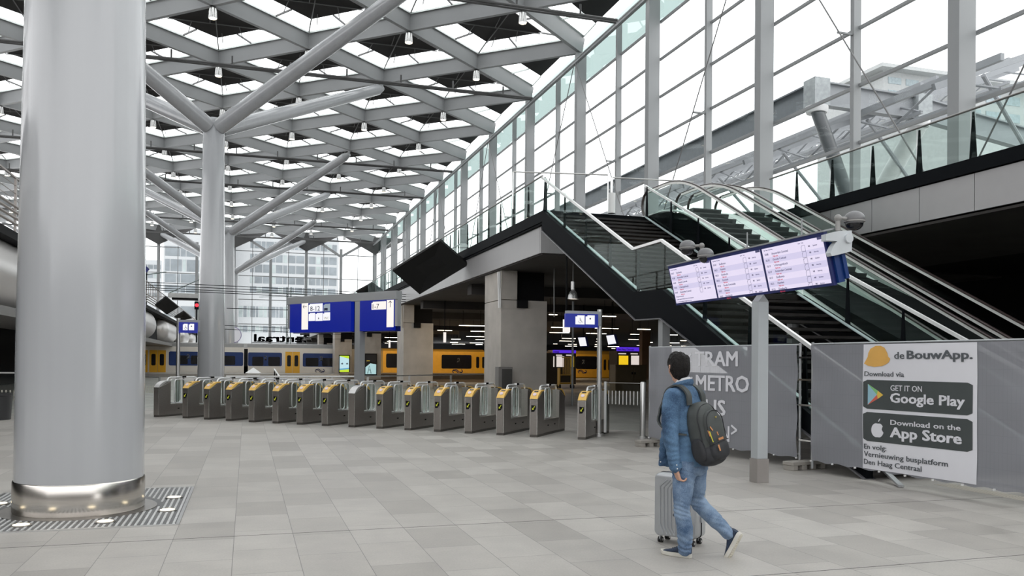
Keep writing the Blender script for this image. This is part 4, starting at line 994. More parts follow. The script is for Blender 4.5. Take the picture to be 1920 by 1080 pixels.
for t_, b_ in bands:
    m = M(); pts = rrect(ba0, b_, ba1, t_, 0.03); 
    # fan of small strips so that it follows the cloth
    n = 24
    for i in range(n):
        x0_, x1_ = ba0 + (ba1 - ba0) * i / n, ba0 + (ba1 - ba0) * (i + 1) / n
        def inset(x): 
            e = min(x - ba0, ba1 - x); return 0.03 - math.sqrt(max(0, 0.03 ** 2 - max(0, 0.03 - e) ** 2)) if e < 0.03 else 0
        for j in range(6):
            def zc(x, f): lo, hi = b_ + inset(x), t_ - inset(x); return lo + (hi - lo) * f
            m.quad(FQ.p(x0_, zc(x0_, j / 6), 0), FQ.p(x1_, zc(x1_, j / 6), 0), FQ.p(x1_, zc(x1_, (j + 1) / 6), 0), FQ.p(x0_, zc(x0_, (j + 1) / 6), 0))
    fprint(m, FQ, L2); m.build('store_badge', DK, f2, smooth=False)
m = M()
def row(s, fa0, fa1, zb, h, mb, bold=0.0): FQ.text(mb, s, h / 0.72, pa0 + W_ * fa0, zb, 0.004, bold=bold, fit=W_ * (fa1 - fa0))
T1, B1_ = bands[0]; T2, B2_ = bands[1]; hb = T1 - B1_
row('GET IT ON', 0.275, 0.555, B1_ + hb * 0.66, hb * 0.19, m, 0.012); row('Google Play', 0.275, 0.905, B1_ + hb * 0.27, hb * 0.32, m, 0.025)
row('Download on the', 0.275, 0.875, B2_ + hb * 0.63, hb * 0.17, m, 0.018); row('App Store', 0.275, 0.88, B2_ + hb * 0.22, hb * 0.34, m, 0.03)
# bitten apple mark
ac, ab = pa0 + W_ * 0.15, B2_ + hb * 0.40; R_ = hb * 0.27; pts = []
for i in range(40):
    t = 2 * math.pi * i / 40; rr_ = R_ * (1 + 0.06 * math.cos(2 * t) - 0.10 * math.exp(-((t - math.pi / 2) / 0.35) ** 2) - 0.07 * math.exp(-((t - 1.5 * math.pi) / 0.30) ** 2))
    x_, y_ = rr_ * math.cos(t) * 0.86, rr_ * math.sin(t)
    dx, dy = x_ - R_ * 1.02, y_ - R_ * 0.18; dd = math.hypot(dx, dy)
    if dd < R_ * 0.42: x_, y_ = R_ * 1.02 + dx / dd * R_ * 0.42, R_ * 0.18 + dy / dd * R_ * 0.42
    pts.append((ac + x_, ab + y_))
FQ.poly(m, pts, 0.0, 0.004); lf = [(ac + R_ * (0.05 + 0.34 * k), ab + R_ * (1.08 + 0.42 * k + 0.12 * s_ * math.sin(math.pi * k))) for k, s_ in [(i / 6, 1) for i in range(7)] + [(1 - i / 6, -1) for i in range(1, 6)]]
FQ.poly(m, lf, 0, 0.004)
fprint(m, FQ, L2); m.build('lettering', BANW, f2, smooth=False)
for args in (('de', 0.31, 0.40, z1 - hb * 0.50, hb * 0.24, 0.01), ('BouwApp.', 0.425, 0.965, z1 - hb * 0.50, hb * 0.28, 0.025), ('Download via', 0.02, 0.395, T1 + hb * 0.13, hb * 0.17, 0.009),
             ('En volg:', 0.015, 0.235, B2_ - hb * 0.27, hb * 0.17, 0.009), ('Vernieuwing busplatform', 0.015, 0.775, B2_ - hb * 0.53, hb * 0.18, 0.009), ('Den Haag Centraal', 0.015, 0.555, B2_ - hb * 0.80, hb * 0.18, 0.009)):
    m = M(); row(*args[:5], m, args[5]); fprint(m, FQ, L2); m.build('lettering', INK2, f2, smooth=False)
m = M(); hx, hz_ = pa0 + W_ * 0.12, z1 - hb * 0.46; k = hb * 0.42
FQ.poly(m, [A(x, y) for x, y in ((1624.5, 681.5), (1628, 675), (1631, 669), (1632, 662), (1636, 654), (1646.5, 648.5), (1656, 648.5), (1663, 652), (1668.5, 662), (1670, 669), (1674, 672.5), (1671.5, 679), (1665, 683.5), (1657, 686.7), (1644, 688), (1632, 685.8))], 0.0, 0.003)
fprint(m, FQ, L2); m.build('hard_hat_print', mat('orange yellow print', (0.75, 0.42, 0.10), 0.6), f2, smooth=False)
cx, cz, q = pa0 + W_ * 0.055, B1_ + hb * 0.5, hb * 0.36
P_ = {'a': (cx, cz + q), 'b': (cx, cz - q), 'c': (cx + q * 1.05, cz), 'd': (cx + q * 1.75, cz), 'e': (cx + q * 1.15, cz + q * 0.38), 'f': (cx + q * 1.15, cz - q * 0.38)}
for nm, ks, col in (('a', 'abc', (0.30, 0.52, 0.62)), ('b', 'ace', (0.22, 0.50, 0.18)), ('c', 'bfc', (0.62, 0.12, 0.08)), ('d', 'cfde', (0.75, 0.50, 0.08))):
    m = M(); FQ.poly(m, [P_[c] for c in ks], 0.0, 0.003); fprint(m, FQ, L2); m.build('play_mark', mat('play print ' + nm, col, 0.6), f2, smooth=False)
# concrete feet
def foot(c, dir_, label):
    r = empty('concrete_fence_block'); tag(r, label, 'concrete block', 'concrete feet of the fence')
    e = Vector((dir_[0], dir_[1], 0)).normalized(); n = Vector((-e.y, e.x, 0)); c = Vector((c[0], c[1], 0)); mm = M()
    mm.obox(c + Vector((0, 0, 0.105)), n * 0.36, e * 0.11, Vector((0, 0, 0.028)))
    for k in (-0.30, -0.1, 0.1, 0.30): mm.obox(c + n * k + Vector((0, 0, 0.039)), n * 0.05, e * 0.105, Vector((0, 0, 0.039)))
    mm.build('block', BLK, r, smooth=False, bevel=0.008)
e1 = (P1[0] - P0[0], P1[1] - P0[1])
foot((P0[0] + 0.03, P0[1] - 0.1), e1, 'pale concrete fence foot at the far left end of the TRAM banner')
foot((P1[0] - 0.02, P1[1] - 0.12), e1, 'pale concrete fence foot between the two fence panels')
m = M(); 
g_ = empty('fence_clamp'); tag(g_, 'steel clamps joining the two fence panels', 'clamp')
for z in (0.45, 1.0, 1.4, 1.75): m.obox((P1[0] + 0.0, P1[1] - 0.2, z), (0.035, 0, 0), (0, 0.24, 0), (0, 0, 0.014))
m.build('clamp', CHROME, g_)
o = M().beam(Zp(1690, 912, 0.02), Zp(1655, 880, 0.16) + Vector((0.1, 0.12, 0.0)), 0.07, 0.03).build('fence_strut', mat('galvanised tube', (0.42, 0.43, 0.44), 0.4, metal=0.7)); tag(o, 'slanting flat steel strut sticking out under the poster fence', 'strut')
# dark ground plate and tactile strip beyond
m = M()
for k in range(6): m.box((9.05 + k * 0.05, 4.0, 0), (9.07 + k * 0.05, 9.3, 0.004))
o = m.build('tactile_strip', mat('cream tactile rib', (0.62, 0.58, 0.50), 0.6)); tag(o, 'cream ribbed tactile guide strip on the floor behind the poster fence', 'tactile strip')
# ================================================================== BOLLARD, GLASS SCREENS, RAILS
r = empty('glass_barrier'); tag(r, 'low clear glass barrier with white stripes beside the sign pole', 'barrier')
pA, pB = Vector((7.66, 17.35, 0)), Vector((8.25, 16.62, 0)); FG = Face(pA, pB - pA, (0, 0, 1)); Lg = (pB - pA).length
M().lathe([(0.11, 0), (0.11, 0.045), (0.062, 0.055), (0.062, 1.20), (0.05, 1.23), (0.0, 1.235)], pB, n=18).build('post', RAIL, r)
m = M(); FG.slab(m, 0.0, 0.08, 0.05, 1.22, -0.02, 0.02); m.build('end_post', WHITE, r, smooth=False)
m = M(); FG.slab(m, 0.05, 0.15, Lg - 0.06, 1.19, -0.005, 0.005); m.build('glass_panel', GLASS, r, smooth=False)
m = M(); FG.slab(m, 0.05, 1.19, Lg - 0.05, 1.205, -0.01, 0.01); m.build('top_rail', RAIL, r, smooth=False)
m = M(); a = 0.10
while a < Lg - 0.08: FG.slab(m, a, 0.72, a + 0.018, 1.02, 0.006, 0.008); a += 0.088
m.build('stripe', WHITE, r, smooth=False)
r = empty('glass_barrier'); tag(r, 'low glass barrier with white stripes left of the leftmost ticket gate', 'barrier')
pA, pB = Zp(255, 781, 0), Zp(291, 783, 0) + Vector((0, 1.2, 0)); pA += Vector((0, 1.6, 0)); FG = Face(pA, pB - pA, (0, 0, 1)); Lg = (pB - pA).length
m = M(); FG.slab(m, 0, 0.15, Lg, 1.08, -0.005, 0.005); m.build('glass_panel', GLASS, r, smooth=False)
m = M(); FG.slab(m, 0, 1.08, Lg, 1.11, -0.015, 0.015); FG.slab(m, 0, 0, 0.04, 1.1, -0.02, 0.02); FG.slab(m, Lg - 0.04, 0, Lg, 1.1, -0.02, 0.02); m.build('frame', RAIL, r, smooth=False)
m = M(); a = 0.05
while a < Lg - 0.04: FG.slab(m, a, 0.62, a + 0.02, 0.84, 0.006, 0.008); a += 0.075
m.build('stripe', mat('cream stripe', (0.6, 0.57, 0.48), 0.5), r, smooth=False)
r = empty('glass_barrier'); tag(r, 'glass barrier with pale stripes left of the huge column, at the picture edge', 'barrier')
pA, pB = Vector((-9.2, 26.0, 0)), Vector((-5.4, 26.0, 0)); FG = Face(pA, pB - pA, (0, 0, 1)); Lg = (pB - pA).length
m = M(); FG.slab(m, 0, 0.1, Lg, 1.2, -0.005, 0.005); m.build('glass_panel', GLASS, r, smooth=False)
m = M(); FG.slab(m, 0, 1.2, Lg, 1.24, -0.015, 0.015); 
for q in (0, Lg / 2, Lg - 0.04): FG.slab(m, q, 0, q + 0.04, 1.2, -0.02, 0.02)
m.build('frame', RAIL, r, smooth=False)
m = M(); a = 0.05
while a < Lg - 0.04: FG.slab(m, a, 0.45, a + 0.03, 0.75, 0.006, 0.008); a += 0.10
m.build('stripe', mat('cream stripe', (0.6, 0.57, 0.48), 0.5), r, smooth=False)
r = empty('planter', (-6.35, 25.2, 0)); tag(r, 'dark round bin left of the huge column, at the picture edge', 'bin')
M().lathe([(0.42, 0), (0.45, 0.62), (0.47, 0.64), (0.47, 0.70), (0.40, 0.70), (0.38, 0.6)], n=24).build('body', mat('dark grey bin', (0.03, 0.03, 0.032), 0.4), r)
# long handrail behind the gates
r = empty('guard_rail'); tag(r, 'long steel guard rail running behind the row of ticket gates', 'railing')
a, b, c = Zp(424, 706, 1.05), Zp(668, 706, 1.05), Zp(910, 701.5, 1.05)
M().tube(a, b, 0.03, n=8).tube(b, c, 0.025, n=8).build('handrail', RAIL, r)
M().tube(a - Vector((0, 0, 0.35)), b - Vector((0, 0, 0.35)), 0.015, n=6).build('lower_rail', RAIL, r)
for t in (0, 0.2, 0.4, 0.6, 0.8, 1.0): p = a.lerp(b, t); M().box((p.x - 0.05, p.y - 0.02, 0), (p.x + 0.05, p.y + 0.02, 1.05)).build('post', RAIL, r, smooth=False)
for t in (0.07, 0.35, 0.68, 1.0): p = b.lerp(c, t); M().box((p.x - 0.04, p.y - 0.02, 0), (p.x + 0.04, p.y + 0.02, 1.05)).build('post', RAIL, r, smooth=False)
# bin with pointed lid and stair railing beyond the gates
p = Zp(475, 722, 0.0); p = Vector((Sp(475, 700, 36).x, 36, 0))
r = empty('litter_bin', p); tag(r, 'steel litter bin with pointed white lid behind the ticket gates', 'bin')
M().box((-0.27, -0.27, 0), (0.27, 0.27, 1.02)).build('body', SST, r, smooth=False, bevel=0.01); M().box((-0.20, -0.28, 0.80), (0.20, -0.26, 0.94)).build('opening', BLACK, r, smooth=False)
M().add([(-0.31, -0.31, 1.1), (0.31, -0.31, 1.1), (0.31, 0.31, 1.1), (-0.31, 0.31, 1.1), (0, 0, 1.32)], [(0, 1, 4), (1, 2, 4), (2, 3, 4), (3, 0, 4), (3, 2, 1, 0)]).build('lid', WHITE, r, smooth=False)
M().box((-0.27, -0.27, 1.02), (-0.23, 0.27, 1.1)).box((0.23, -0.27, 1.02), (0.27, 0.27, 1.1)).build('lid_support', SST, r, smooth=False)
r = empty('stair_railing'); tag(r, 'short sloping stair railing with black balusters behind the ticket gates', 'railing')
a, b = Sp(514, 692, 34), Sp(531, 716, 33)
M().beam(a, b, 0.05, 0.04).build('handrail', WHITE, r)
for i in range(5): q = a.lerp(b, i / 5 + 0.05); M().box((q.x - 0.02, q.y - 0.02, 0), (q.x + 0.02, q.y + 0.02, q.z)).build('baluster', DARKM, r, smooth=False)
# ================================================================== TRAINS
TW = mat('train cream white', (0.72, 0.68, 0.62), 0.35, var=0.02); TB = mat('train dark blue', (0.006, 0.030, 0.14), 0.5); TY = mat('train yellow', (0.75, 0.40, 0.03), 0.3, var=0.02)
TG = mat('train roof grey', (0.22, 0.22, 0.215), 0.4); WIN = mat('dark train window', (0.012, 0.012, 0.015), 0.1); NAVY = mat('navy logo', (0.01, 0.02, 0.09), 0.4)
def ns_logo(fc, mb, a, b, w, d=0.02):
    h = w * 0.42; t = w * 0.07
    for sg in (1, -1):
        P = lambda x, y: fc.p(a + sg * x * w, b + sg * y * h, d)
        for q in (((-0.5, 0.0), (-0.36, 0.42)), ((-0.5, 0.0), (-0.36, -0.42)), ((-0.44, 0.20), (-0.18, 0.44)), ((-0.18, 0.44), (-0.02, 0.30)), ((-0.02, 0.30), (0.08, -0.04)), ((0.08, -0.04), (0.2, -0.16)), ((0.2, -0.16), (0.44, -0.16))): mb.beam(P(*q[0]), P(*q[1]), t, 0.004, up=fc.n)
def train(name, label, s_, x0, x1, rows, body, band, doors, blues, windows, numbers, logos, roof, stripe=None, yref=None):
    r = empty(name, (0, 0, 0)); tag(r, label, 'train')
    fc = Face((0, s_, 0), (1, 0, 0), (0, 0, 1)); xr = yref or (x0 + x1) / 2
    Z = lambda y: fc.px(xr, y)[1]; U = lambda x: fc.px(x, 675)[0]
    zr, ze, zb = Z(rows[0]), Z(rows[1]), Z(rows[2])
    m = M(); m.prism([(U(x0), s_, zb), (U(x0), s_, ze), (U(x0), s_ + 2.8, ze), (U(x0), s_ + 2.8, zb)], (U(x1) - U(x0), 0, 0)); m.build('body', body, r, smooth=False)
    m = M(); m.prism([(U(x0), s_ + 0.02, ze), (U(x0), s_ + 0.25, zr - 0.03), (U(x0), s_ + 0.7, zr + 0.05), (U(x0), s_ + 2.1, zr + 0.05), (U(x0), s_ + 2.78, ze)], (U(x1) - U(x0), 0, 0)); m.build('roof', roof, r, smooth=False)
    m = M(); m.box((U(x0), s_ + 0.3, 0.0), (U(x1), s_ + 2.5, zb)); m.build('underframe', BLACK, r, smooth=False)
    if stripe: m = M(); fc.slab(m, U(x0), zb, U(x1), Z(stripe), 0.0, 0.01); m.build('stripe', TY, r, smooth=False)
    for (a, b, t, u) in blues:
        m = M(); fc.poly(m, rrect(U(a), Z(u), U(b), Z(t), 0.15), 0, 0.012); m.build('window_band', band, r, smooth=False)
    for (a, b, t, u) in windows:
        m = M(); fc.poly(m, rrect(U(a), Z(u), U(b), Z(t), 0.12), 0.012, 0.02); m.build('window', WIN, r, smooth=False)
    for (a, b) in doors:
        for c, e in ((a, (a + b) / 2 - 0.3), ((a + b) / 2 + 0.3, b)):
            m = M(); fc.slab(m, U(c), zb, U(e), Z(rows[3]), 0.0, 0.03); dd = m.build('door', TY, r, smooth=False)
            m = M(); w = U(e) - U(c); fc.poly(m, rrect(U(c) + w * 0.25, Z(rows[3]) - 1.55, U(c) + w * 0.78, Z(rows[3]) - 0.38, 0.12), 0.03, 0.04); m.build('window', WIN, dd, smooth=False)
    for (x, y) in numbers:
        m = M(); a, b = U(x), Z(y); fc.text(m, '2', 0.62, a, b, 0.03, bold=0.03); m.build('lettering', WHITE, r, smooth=False)
    for (x, y, w) in logos:
        m = M(); ns_logo(fc, m, U(x), Z(y), w); m.build('logo', NAVY, r, smooth=False)
    return r
train('train', 'white and dark blue commuter train with yellow doors beyond the ticket gates', 92.0, 225, 668, (645, 652, 702, 659), TW, TB,
      [(280, 311), (535, 562), (250, 277)], [(316.5, 400, 661, 686.5), (402, 456, 661, 686.5), (465, 528.6, 661, 686.5), (567.7, 650, 661.5, 687)],
      [(330, 352, 668, 684), (358, 378, 668, 684), (418, 441, 668, 685), (473, 494, 669, 686), (503, 525, 669, 686), (573, 597, 670, 686), (604, 626, 670, 686)],
      [(350, 673.5), (495, 675), (599.5, 675)], [(600, 694.5, 1.0)], TG, stripe=700.2, yref=500)
train('train', 'yellow train under the deck between the first and second concrete piers', 84.0, 718, 908, (655, 659, 704, 661), mat('dim train yellow', (0.72, 0.38, 0.04), 0.35), WIN,
      [(890, 912)], [(828, 884, 665, 691), (724, 747, 664, 690)], [], [(857, 679)], [(858, 696, 1.1)], mat('train roof yellow', (0.45, 0.25, 0.04), 0.4), yref=815)
train('train', 'yellow train under the deck, right of the nearest concrete pier', 84.0, 1040, 1165, (658, 664, 708, 667), mat('dim train yellow', (0.72, 0.38, 0.04), 0.35), WIN,
      [(1130, 1146)], [(1080, 1119, 668, 692), (1150, 1158, 668, 692)], [(1098, 1107, 674, 690)], [(1091, 682)], [(1092, 697, 1.0)], mat('train roof yellow', (0.45, 0.25, 0.04), 0.4), yref=1100)
def pbox(mb, x0, y0, x1, y1, s_, dep=0.1, g=False):
    """box whose front face covers these pixels at distance s_"""
    a, b = Sp(x0, (y0 + y1) / 2, s_), Sp(x1, (y0 + y1) / 2, s_); xm = (x0 + x1) / 2
    return mb.box((a.x, s_, 0.0 if g else Sp(xm, y1, s_).z), (b.x, s_ + dep, Sp(xm, y0, s_).z))
# platform edges and low dark plinths
PLAT = mat('platform brown edge', (0.16, 0.12, 0.08), 0.6)
o = M().box((-20, 83.0, 0), (8.6, 91.3, 0.30)).build('trim_5', mat('platform pale edge', (0.33, 0.31, 0.28), 0.7), smooth=False); struct(o)
o = M().box((8.7, 66.0, 0), (26.9, 70.0, 0.18)).build('trim_6', PLAT, smooth=False); struct(o)
o = M().box((8.7, 76.0, 0), (26.9, 83.3, 0.50)).build('trim_7', PLAT, smooth=False); struct(o)
# ---- strip lights under the deck
TUBE = emis('fluorescent tube', (1.0, 0.88, 0.70), 7.0)
bars = []
for x0, x1, y in ((505, 700, 543), (595, 733, 587), (335, 447, 580), (560, 697, 628), (632, 733, 652), (442, 513, 648), (433, 493, 673), (448, 497, 687), (587, 690, 677), (632, 683, 690), (503, 548, 687)): bars.append((740 + x0 / 4.153, 740 + x1 / 4.153, 480 + y / 4.153))
for x0, x1, y in ((5, 115, 78), (780, 965, 102), (35, 205, 262), (10, 290, 338), (670, 1000, 277), (540, 585, 348), (605, 825, 352), (1280, 1465, 290), (1180, 1345, 362), (190, 380, 422), (150, 360, 460), (60, 115, 500), (275, 395, 507), (230, 400, 533), (1150, 1290, 438), (1315, 1350, 480), (1455, 1495, 480), (1270, 1345, 522), (850, 1010, 540), (690, 725, 430), (680, 725, 468), (665, 725, 512), (660, 710, 537), (905, 955, 567)): bars.append((1030 + x0 / 7.715, 1030 + x1 / 7.715, 580 + y / 7.715))
for x0, x1, y in ((195, 410, 688), (195, 445, 838), (470, 600, 795), (485, 710, 900), (195, 295, 893), (920, 1315, 388), (1640, 1900, 550)): bars.append((1230 + x0 / 10.105, 1230 + x1 / 10.105, 560 + y / 10.105))
for x0, x1, y in ((722, 746, 633), (726, 747, 640), (722, 727, 643.5)): bars.append((x0, x1, y))
first = None
for j, (x0, x1, y) in enumerate(bars):
    p = Zp((x0 + x1) / 2, y, 3.85)
    s_ = min(p.y, 140); z = Sp((x0 + x1) / 2, y, s_).z
    a, b = Sp(x0, y, s_), Sp(x1, y, s_)
    if first is None:
        r = empty('strip_light'); M().box((-0.5, 0, 0.02), (0.5, 0.10, 0.05)).build('tube', TUBE, r, smooth=False); M().box((-0.5, 0, 0.05), (0.5, 0.2, 0.10)).build('housing', DARKM, r, smooth=False)
        for e in (-0.35, 0.35): M().box((e - 0.008, 0.07, 0.1), (e + 0.008, 0.09, 1.25)).build('suspension', BLACK, r, smooth=False)
        tag(r, 'long thin strip light hanging in the dark under the upper deck', 'strip light', 'strip lights under the upper deck'); first = r; index_kids(); o = r
    else: o = copy_tree(first)
    o.location = ((a.x + b.x) / 2, s_, z - 0.03); o.scale = (max(0.2, b.x - a.x), 1, 1)
for j, (u, s_) in enumerate(((12.5, 79.5), (20, 79.5), (30, 80), (16, 62), (26, 60), (14, 46))):  # unseen area lamps added to brighten the trains and space under the deck
    l = D.lights.new('under_deck_fill', 'AREA'); l.shape = 'RECTANGLE'; l.size = 6; l.size_y = 0.4; l.energy = 200 if s_ > 70 else 130; l.color = (1.0, 0.78, 0.50)
    o = D.objects.new('under_deck_fill', l); COL.objects.link(o); o.location = (u, s_, 4.5); o.rotation_euler = (math.radians(25), 0, 0)
# ---- kiosks, screens, cabinets below the deck
PUR = emis('lit purple blue fascia', (0.10, 0.03, 0.75), 0.9); YL = emis('lit yellow panel', (0.95, 0.62, 0.02), 0.9); PNK = emis('lit pale panel', (0.9, 0.8, 0.75), 0.8)
def kiosk(label, fas, panels, txt, tx0, tx1, ty, body, s_=60.0):
    r = empty('shop_front'); tag(r, label, 'kiosk', 'lit kiosks under the upper deck')
    m = M(); pbox(m, *body, s_ + 0.1, 1.5, True); m.build('body', mat('dark kiosk body', (0.02, 0.016, 0.012), 0.5), r, smooth=False)
    m = M(); pbox(m, *fas, s_, 0.1); m.build('fascia', PUR, r, smooth=False)
    fc = Face((0, s_ - 0.01, 0), (1, 0, 0), (0, 0, 1)); m = M(); a, b = fc.px(tx0, ty); fc.text(m, txt, 0.22, a, b, 0.01, fit=fc.px(tx1, ty)[0] - a, bold=0.02); m.build('lettering', WHITE, r, smooth=False)
    for (x0, y0, x1, y1, mt) in panels: m = M(); pbox(m, x0, y0, x1, y1, s_ + 0.03, 0.06); m.build('lit_panel', mt, r, smooth=False)
kiosk('lit kiosk with purple blue Den Haag Centraal fascia, just left of the banners', (1157, 651, 1204, 658.5), [(1161, 667, 1178, 685, YL), (1184, 667, 1193, 678, PNK), (1193, 667, 1200, 678, PNK), (1184, 678, 1200, 685, PNK), (1160, 662.3, 1174, 664, PNK), (1183, 662.5, 1196, 664.2, PNK)], 'Den Haag Centraal', 1158, 1188, 656.5, (1157, 658, 1206, 712))
kiosk('lit kiosk with partly hidden purple blue fascia, beside the nearest pier', (1037, 656.5, 1080, 662), [(1044, 668, 1058, 688, PNK), (1071, 668, 1076, 688, YL), (1038, 668, 1039.5, 688, PNK), (1043, 665, 1054, 667, PNK), (1062, 665, 1073, 667, PNK)], 'Den Haag Centraal', 1020, 1048, 661, (1022, 662, 1080, 702))
for lab, pts, s_ in (('tilted lit information screen hanging under the deck, left of the sign pole', ((1084, 633), (1097, 632.5), (1100.5, 648.5), (1088, 649)), 45), ('tilted lit information screen hanging under the deck, right of the sign pole', ((1137, 629.5), (1151, 628), (1155.5, 644), (1141, 646)), 42)):
    r = empty('information_screen'); tag(r, lab, 'screen', 'lit screens under the upper deck')
    P = [Sp(x, y, s_) for x, y in pts]; m = M().prism(P, (0, 0.03, 0)); m.build('screen', TILE, r, smooth=False)
    c = sum(P, Vector()) / 4; Q = [c + (p - c) * 1.16 + Vector((0.12, 0.04, 0)) for p in P]; M().prism(Q, (0, 0.15, 0)).build('housing', BLUED, r, smooth=False)
    M().tube((c.x + 0.1, s_ + 0.12, c.z), (c.x + 0.1, s_ + 0.12, 4.99), 0.03, n=6).build('hanger', BLACK, r)
r = empty('storage_cabinet'); tag(r, 'dim brown double door cabinet below the kiosk, left of the banners', 'cabinet')
m = M(); pbox(m, 1154, 684, 1212, 716, 45, 0.8, True); m.build('body', mat('dim brown cabinet', (0.10, 0.075, 0.04), 0.5), r, smooth=False)
for x0, x1 in ((1155, 1187.5), (1188.5, 1211)): m = M(); pbox(m, x0, 685, x1, 715, 44.97, 0.03); dd = m.build('door', mat('dim brown cabinet door', (0.12, 0.09, 0.05), 0.5), r, smooth=False); q = M(); pbox(q, (1185 if x0 < 1160 else 1190), 698, (1187 if x0 < 1160 else 1192), 702, 44.9, 0.06); q.build('handle', BLACK, dd, smooth=False)
r = empty('luggage_trolley'); tag(r, 'yellow lit luggage trolley with vertical bars in front of the left kiosk', 'trolley')
gld = mat('brass yellow tube', (0.45, 0.28, 0.05), 0.4, metal=0.3)
for x in np.linspace(1055.5, 1071, 9): m = M(); pbox(m, x, 671, x + 0.6, 704, 50, 0.03); m.build('bar', gld, r, smooth=False)
m = M(); pbox(m, 1054, 669, 1073, 671, 50, 0.05); pbox(m, 1054, 702, 1073, 704, 50, 0.4); m.build('frame', gld, r, smooth=False)
p, q = Sp(1050, 702, 50), Sp(1075, 702, 50); pb = Sp(1050, 708, 50)
for c in (p, q):
    for dy in (0, 0.4): M().tube((c.x - 0.03, 50 + dy, 0.13), (c.x + 0.03, 50 + dy, 0.13), 0.13, n=12).build('wheel', DARKM, r)
for c in (p, q): M().box((c.x - 0.03, 50, 0.13), (c.x + 0.03, 50.4, Sp(1050, 690, 50).z)).build('upright', gld, r, smooth=False)
M().box((p.x, 50.0, 0.3), (q.x, 50.4, 0.38)).build('deck', gld, r, smooth=False)
# cabinet at the pier foot
r = empty('wall_cabinet'); tag(r, 'grey steel cabinet box standing against the nearest concrete pier', 'cabinet')
m = M(); pbox(m, 935, 688, 961, 730, 28.75, 0.45); m.build('body', mat('grey cabinet', (0.20, 0.19, 0.18), 0.5), r, smooth=False); m = M(); pbox(m, 941.5, 692, 960, 728, 28.73, 0.02); m.build('dark_front', mat('dark recess front', (0.05, 0.048, 0.045), 0.6), r, smooth=False)  # flat dark plate painted in for the shaded recess of the box
m = M(); m.box((Sp(935, 700, 28.75).x, 28.75, 0), (Sp(961, 700, 28.75).x, 29.2, 0.4)); m.build('plinth', DARKM, r, smooth=False)
# advertising screens on piers
def advert(label, x0, y0, x1, y1, s_, cols, lines=None):
    r = empty('advertising_screen'); tag(r, label, 'advertising screen', 'lit advertising screens')
    m = M(); pbox(m, x0 - 1.2, y0 - 1.5, x1 + 1.2, y1 + 2, s_, 0.12); m.build('frame', BLACK, r, smooth=False)
    fc = Face((0, s_ - 0.002, 0), (1, 0, 0), (0, 0, 1)); A0, B1 = fc.px(x0, y0); A1, _ = fc.px(x1, y0); _, B0 = fc.px(x0, y1); w, h = A1 - A0, B1 - B0
    for nm, c, st, poly in cols:
        m = M(); fc.poly(m, [(A0 + a * w, B0 + b * h) for a, b in poly], 0, 0.004 + 0.002 * cols.index((nm, c, st, poly))); m.build('picture', emis(nm, c, st), r, smooth=False)
    if lines:
        m = M()
        for t, a, b, sz in lines: fc.text(m, t, sz * h, A0 + a * w, B0 + b * h, 0.02, bold=0.02)
        m.build('lettering', WHITE, r, smooth=False)
advert('lit poster with lime green corners and pale blue middle on the fourth pier', 637, 667, 654.5, 697.5, 89.4,
       [('advert pale blue', (0.55, 0.80, 0.88), 0.9, [(0, 0), (1, 0), (1, 1), (0, 1)]), ('advert lime', (0.55, 0.80, 0.03), 0.9, [(0, 1), (1, 1), (1, 0.82), (0, 0.97)]), ('advert lime b', (0.60, 0.80, 0.04), 0.9, [(0, 0), (1, 0), (1, 0.18), (0, 0.12)]),
        ('advert sky', (0.12, 0.42, 0.72), 0.8, [(0, 0.2), (1, 0.26), (1, 0.18), (0, 0.12)]), ('advert dark eye', (0.10, 0.16, 0.22), 0.5, [(0.1, 0.5), (0.3, 0.58), (0.4, 0.5), (0.3, 0.46)]), ('advert dark eye', (0.10, 0.16, 0.22), 0.5, [(0.65, 0.5), (0.8, 0.58), (0.95, 0.5), (0.8, 0.46)])])
advert('lit poster with black top and pale tower drawing on the third pier', 685.5, 664.5, 705.5, 701.5, 69.2,
       [('advert black', (0.01, 0.01, 0.012), 0.1, [(0, 0), (1, 0), (1, 1), (0, 1)]), ('advert aqua', (0.50, 0.76, 0.78), 0.8, [(0, 0), (1, 0), (1, 0.5), (0.45, 0.55), (0, 0.35)]),
        ('advert ink', (0.02, 0.05, 0.06), 0.1, [(0.18, 0.03), (0.24, 0.03), (0.36, 0.42), (0.34, 0.42)]), ('advert ink', (0.02, 0.05, 0.06), 0.1, [(0.50, 0.03), (0.56, 0.03), (0.38, 0.42), (0.36, 0.42)]), ('advert ink', (0.02, 0.05, 0.06), 0.1, [(0.26, 0.2), (0.48, 0.2), (0.48, 0.23), (0.26, 0.23)]), ('advert yellow', (0.8, 0.55, 0.05), 0.7, [(0.1, 0.66), (0.4, 0.66), (0.4, 0.69), (0.1, 0.69)])],
       [('WITH ENERGY', 0.08, 0.58, 0.085)])
# pendants under the stair
def pendant(label, x, ytop, y0, y1, s_, bell=True):
    r = empty('pendant_lamp'); tag(r, label, 'pendant lamp', None)
    a, b, c = Sp(x, ytop, s_), Sp(x, y0, s_), Sp(x, y1, s_)
    M().tube(Vector((b.x, s_, 4.98)), b, 0.02, n=6).build('rod', mat('dark rod', (0.10, 0.10, 0.10), 0.5), r)
    h = b.z - c.z
    M().lathe([(0.075, h), (0.075, h * 0.55), (0.06, h * 0.52), (0.12, h * 0.40), (0.165, h * 0.2), (0.185, 0.0), (0.175, 0.0), (0.11, h * 0.38)], c, n=20, cap=False).build('shade', LAMPB, r)
    M().lathe([(0, 0.03), (0.17, 0.03), (0.17, 0.015), (0, 0.015)], c, n=16, cap=False).build('lens', emis('pendant glow', (1.0, 0.90, 0.75), 1.5), r)
pendant('silver bell pendant lamp under the staircase above the wheelchair sign', 1074.5, 500, 528, 561, 25.5)
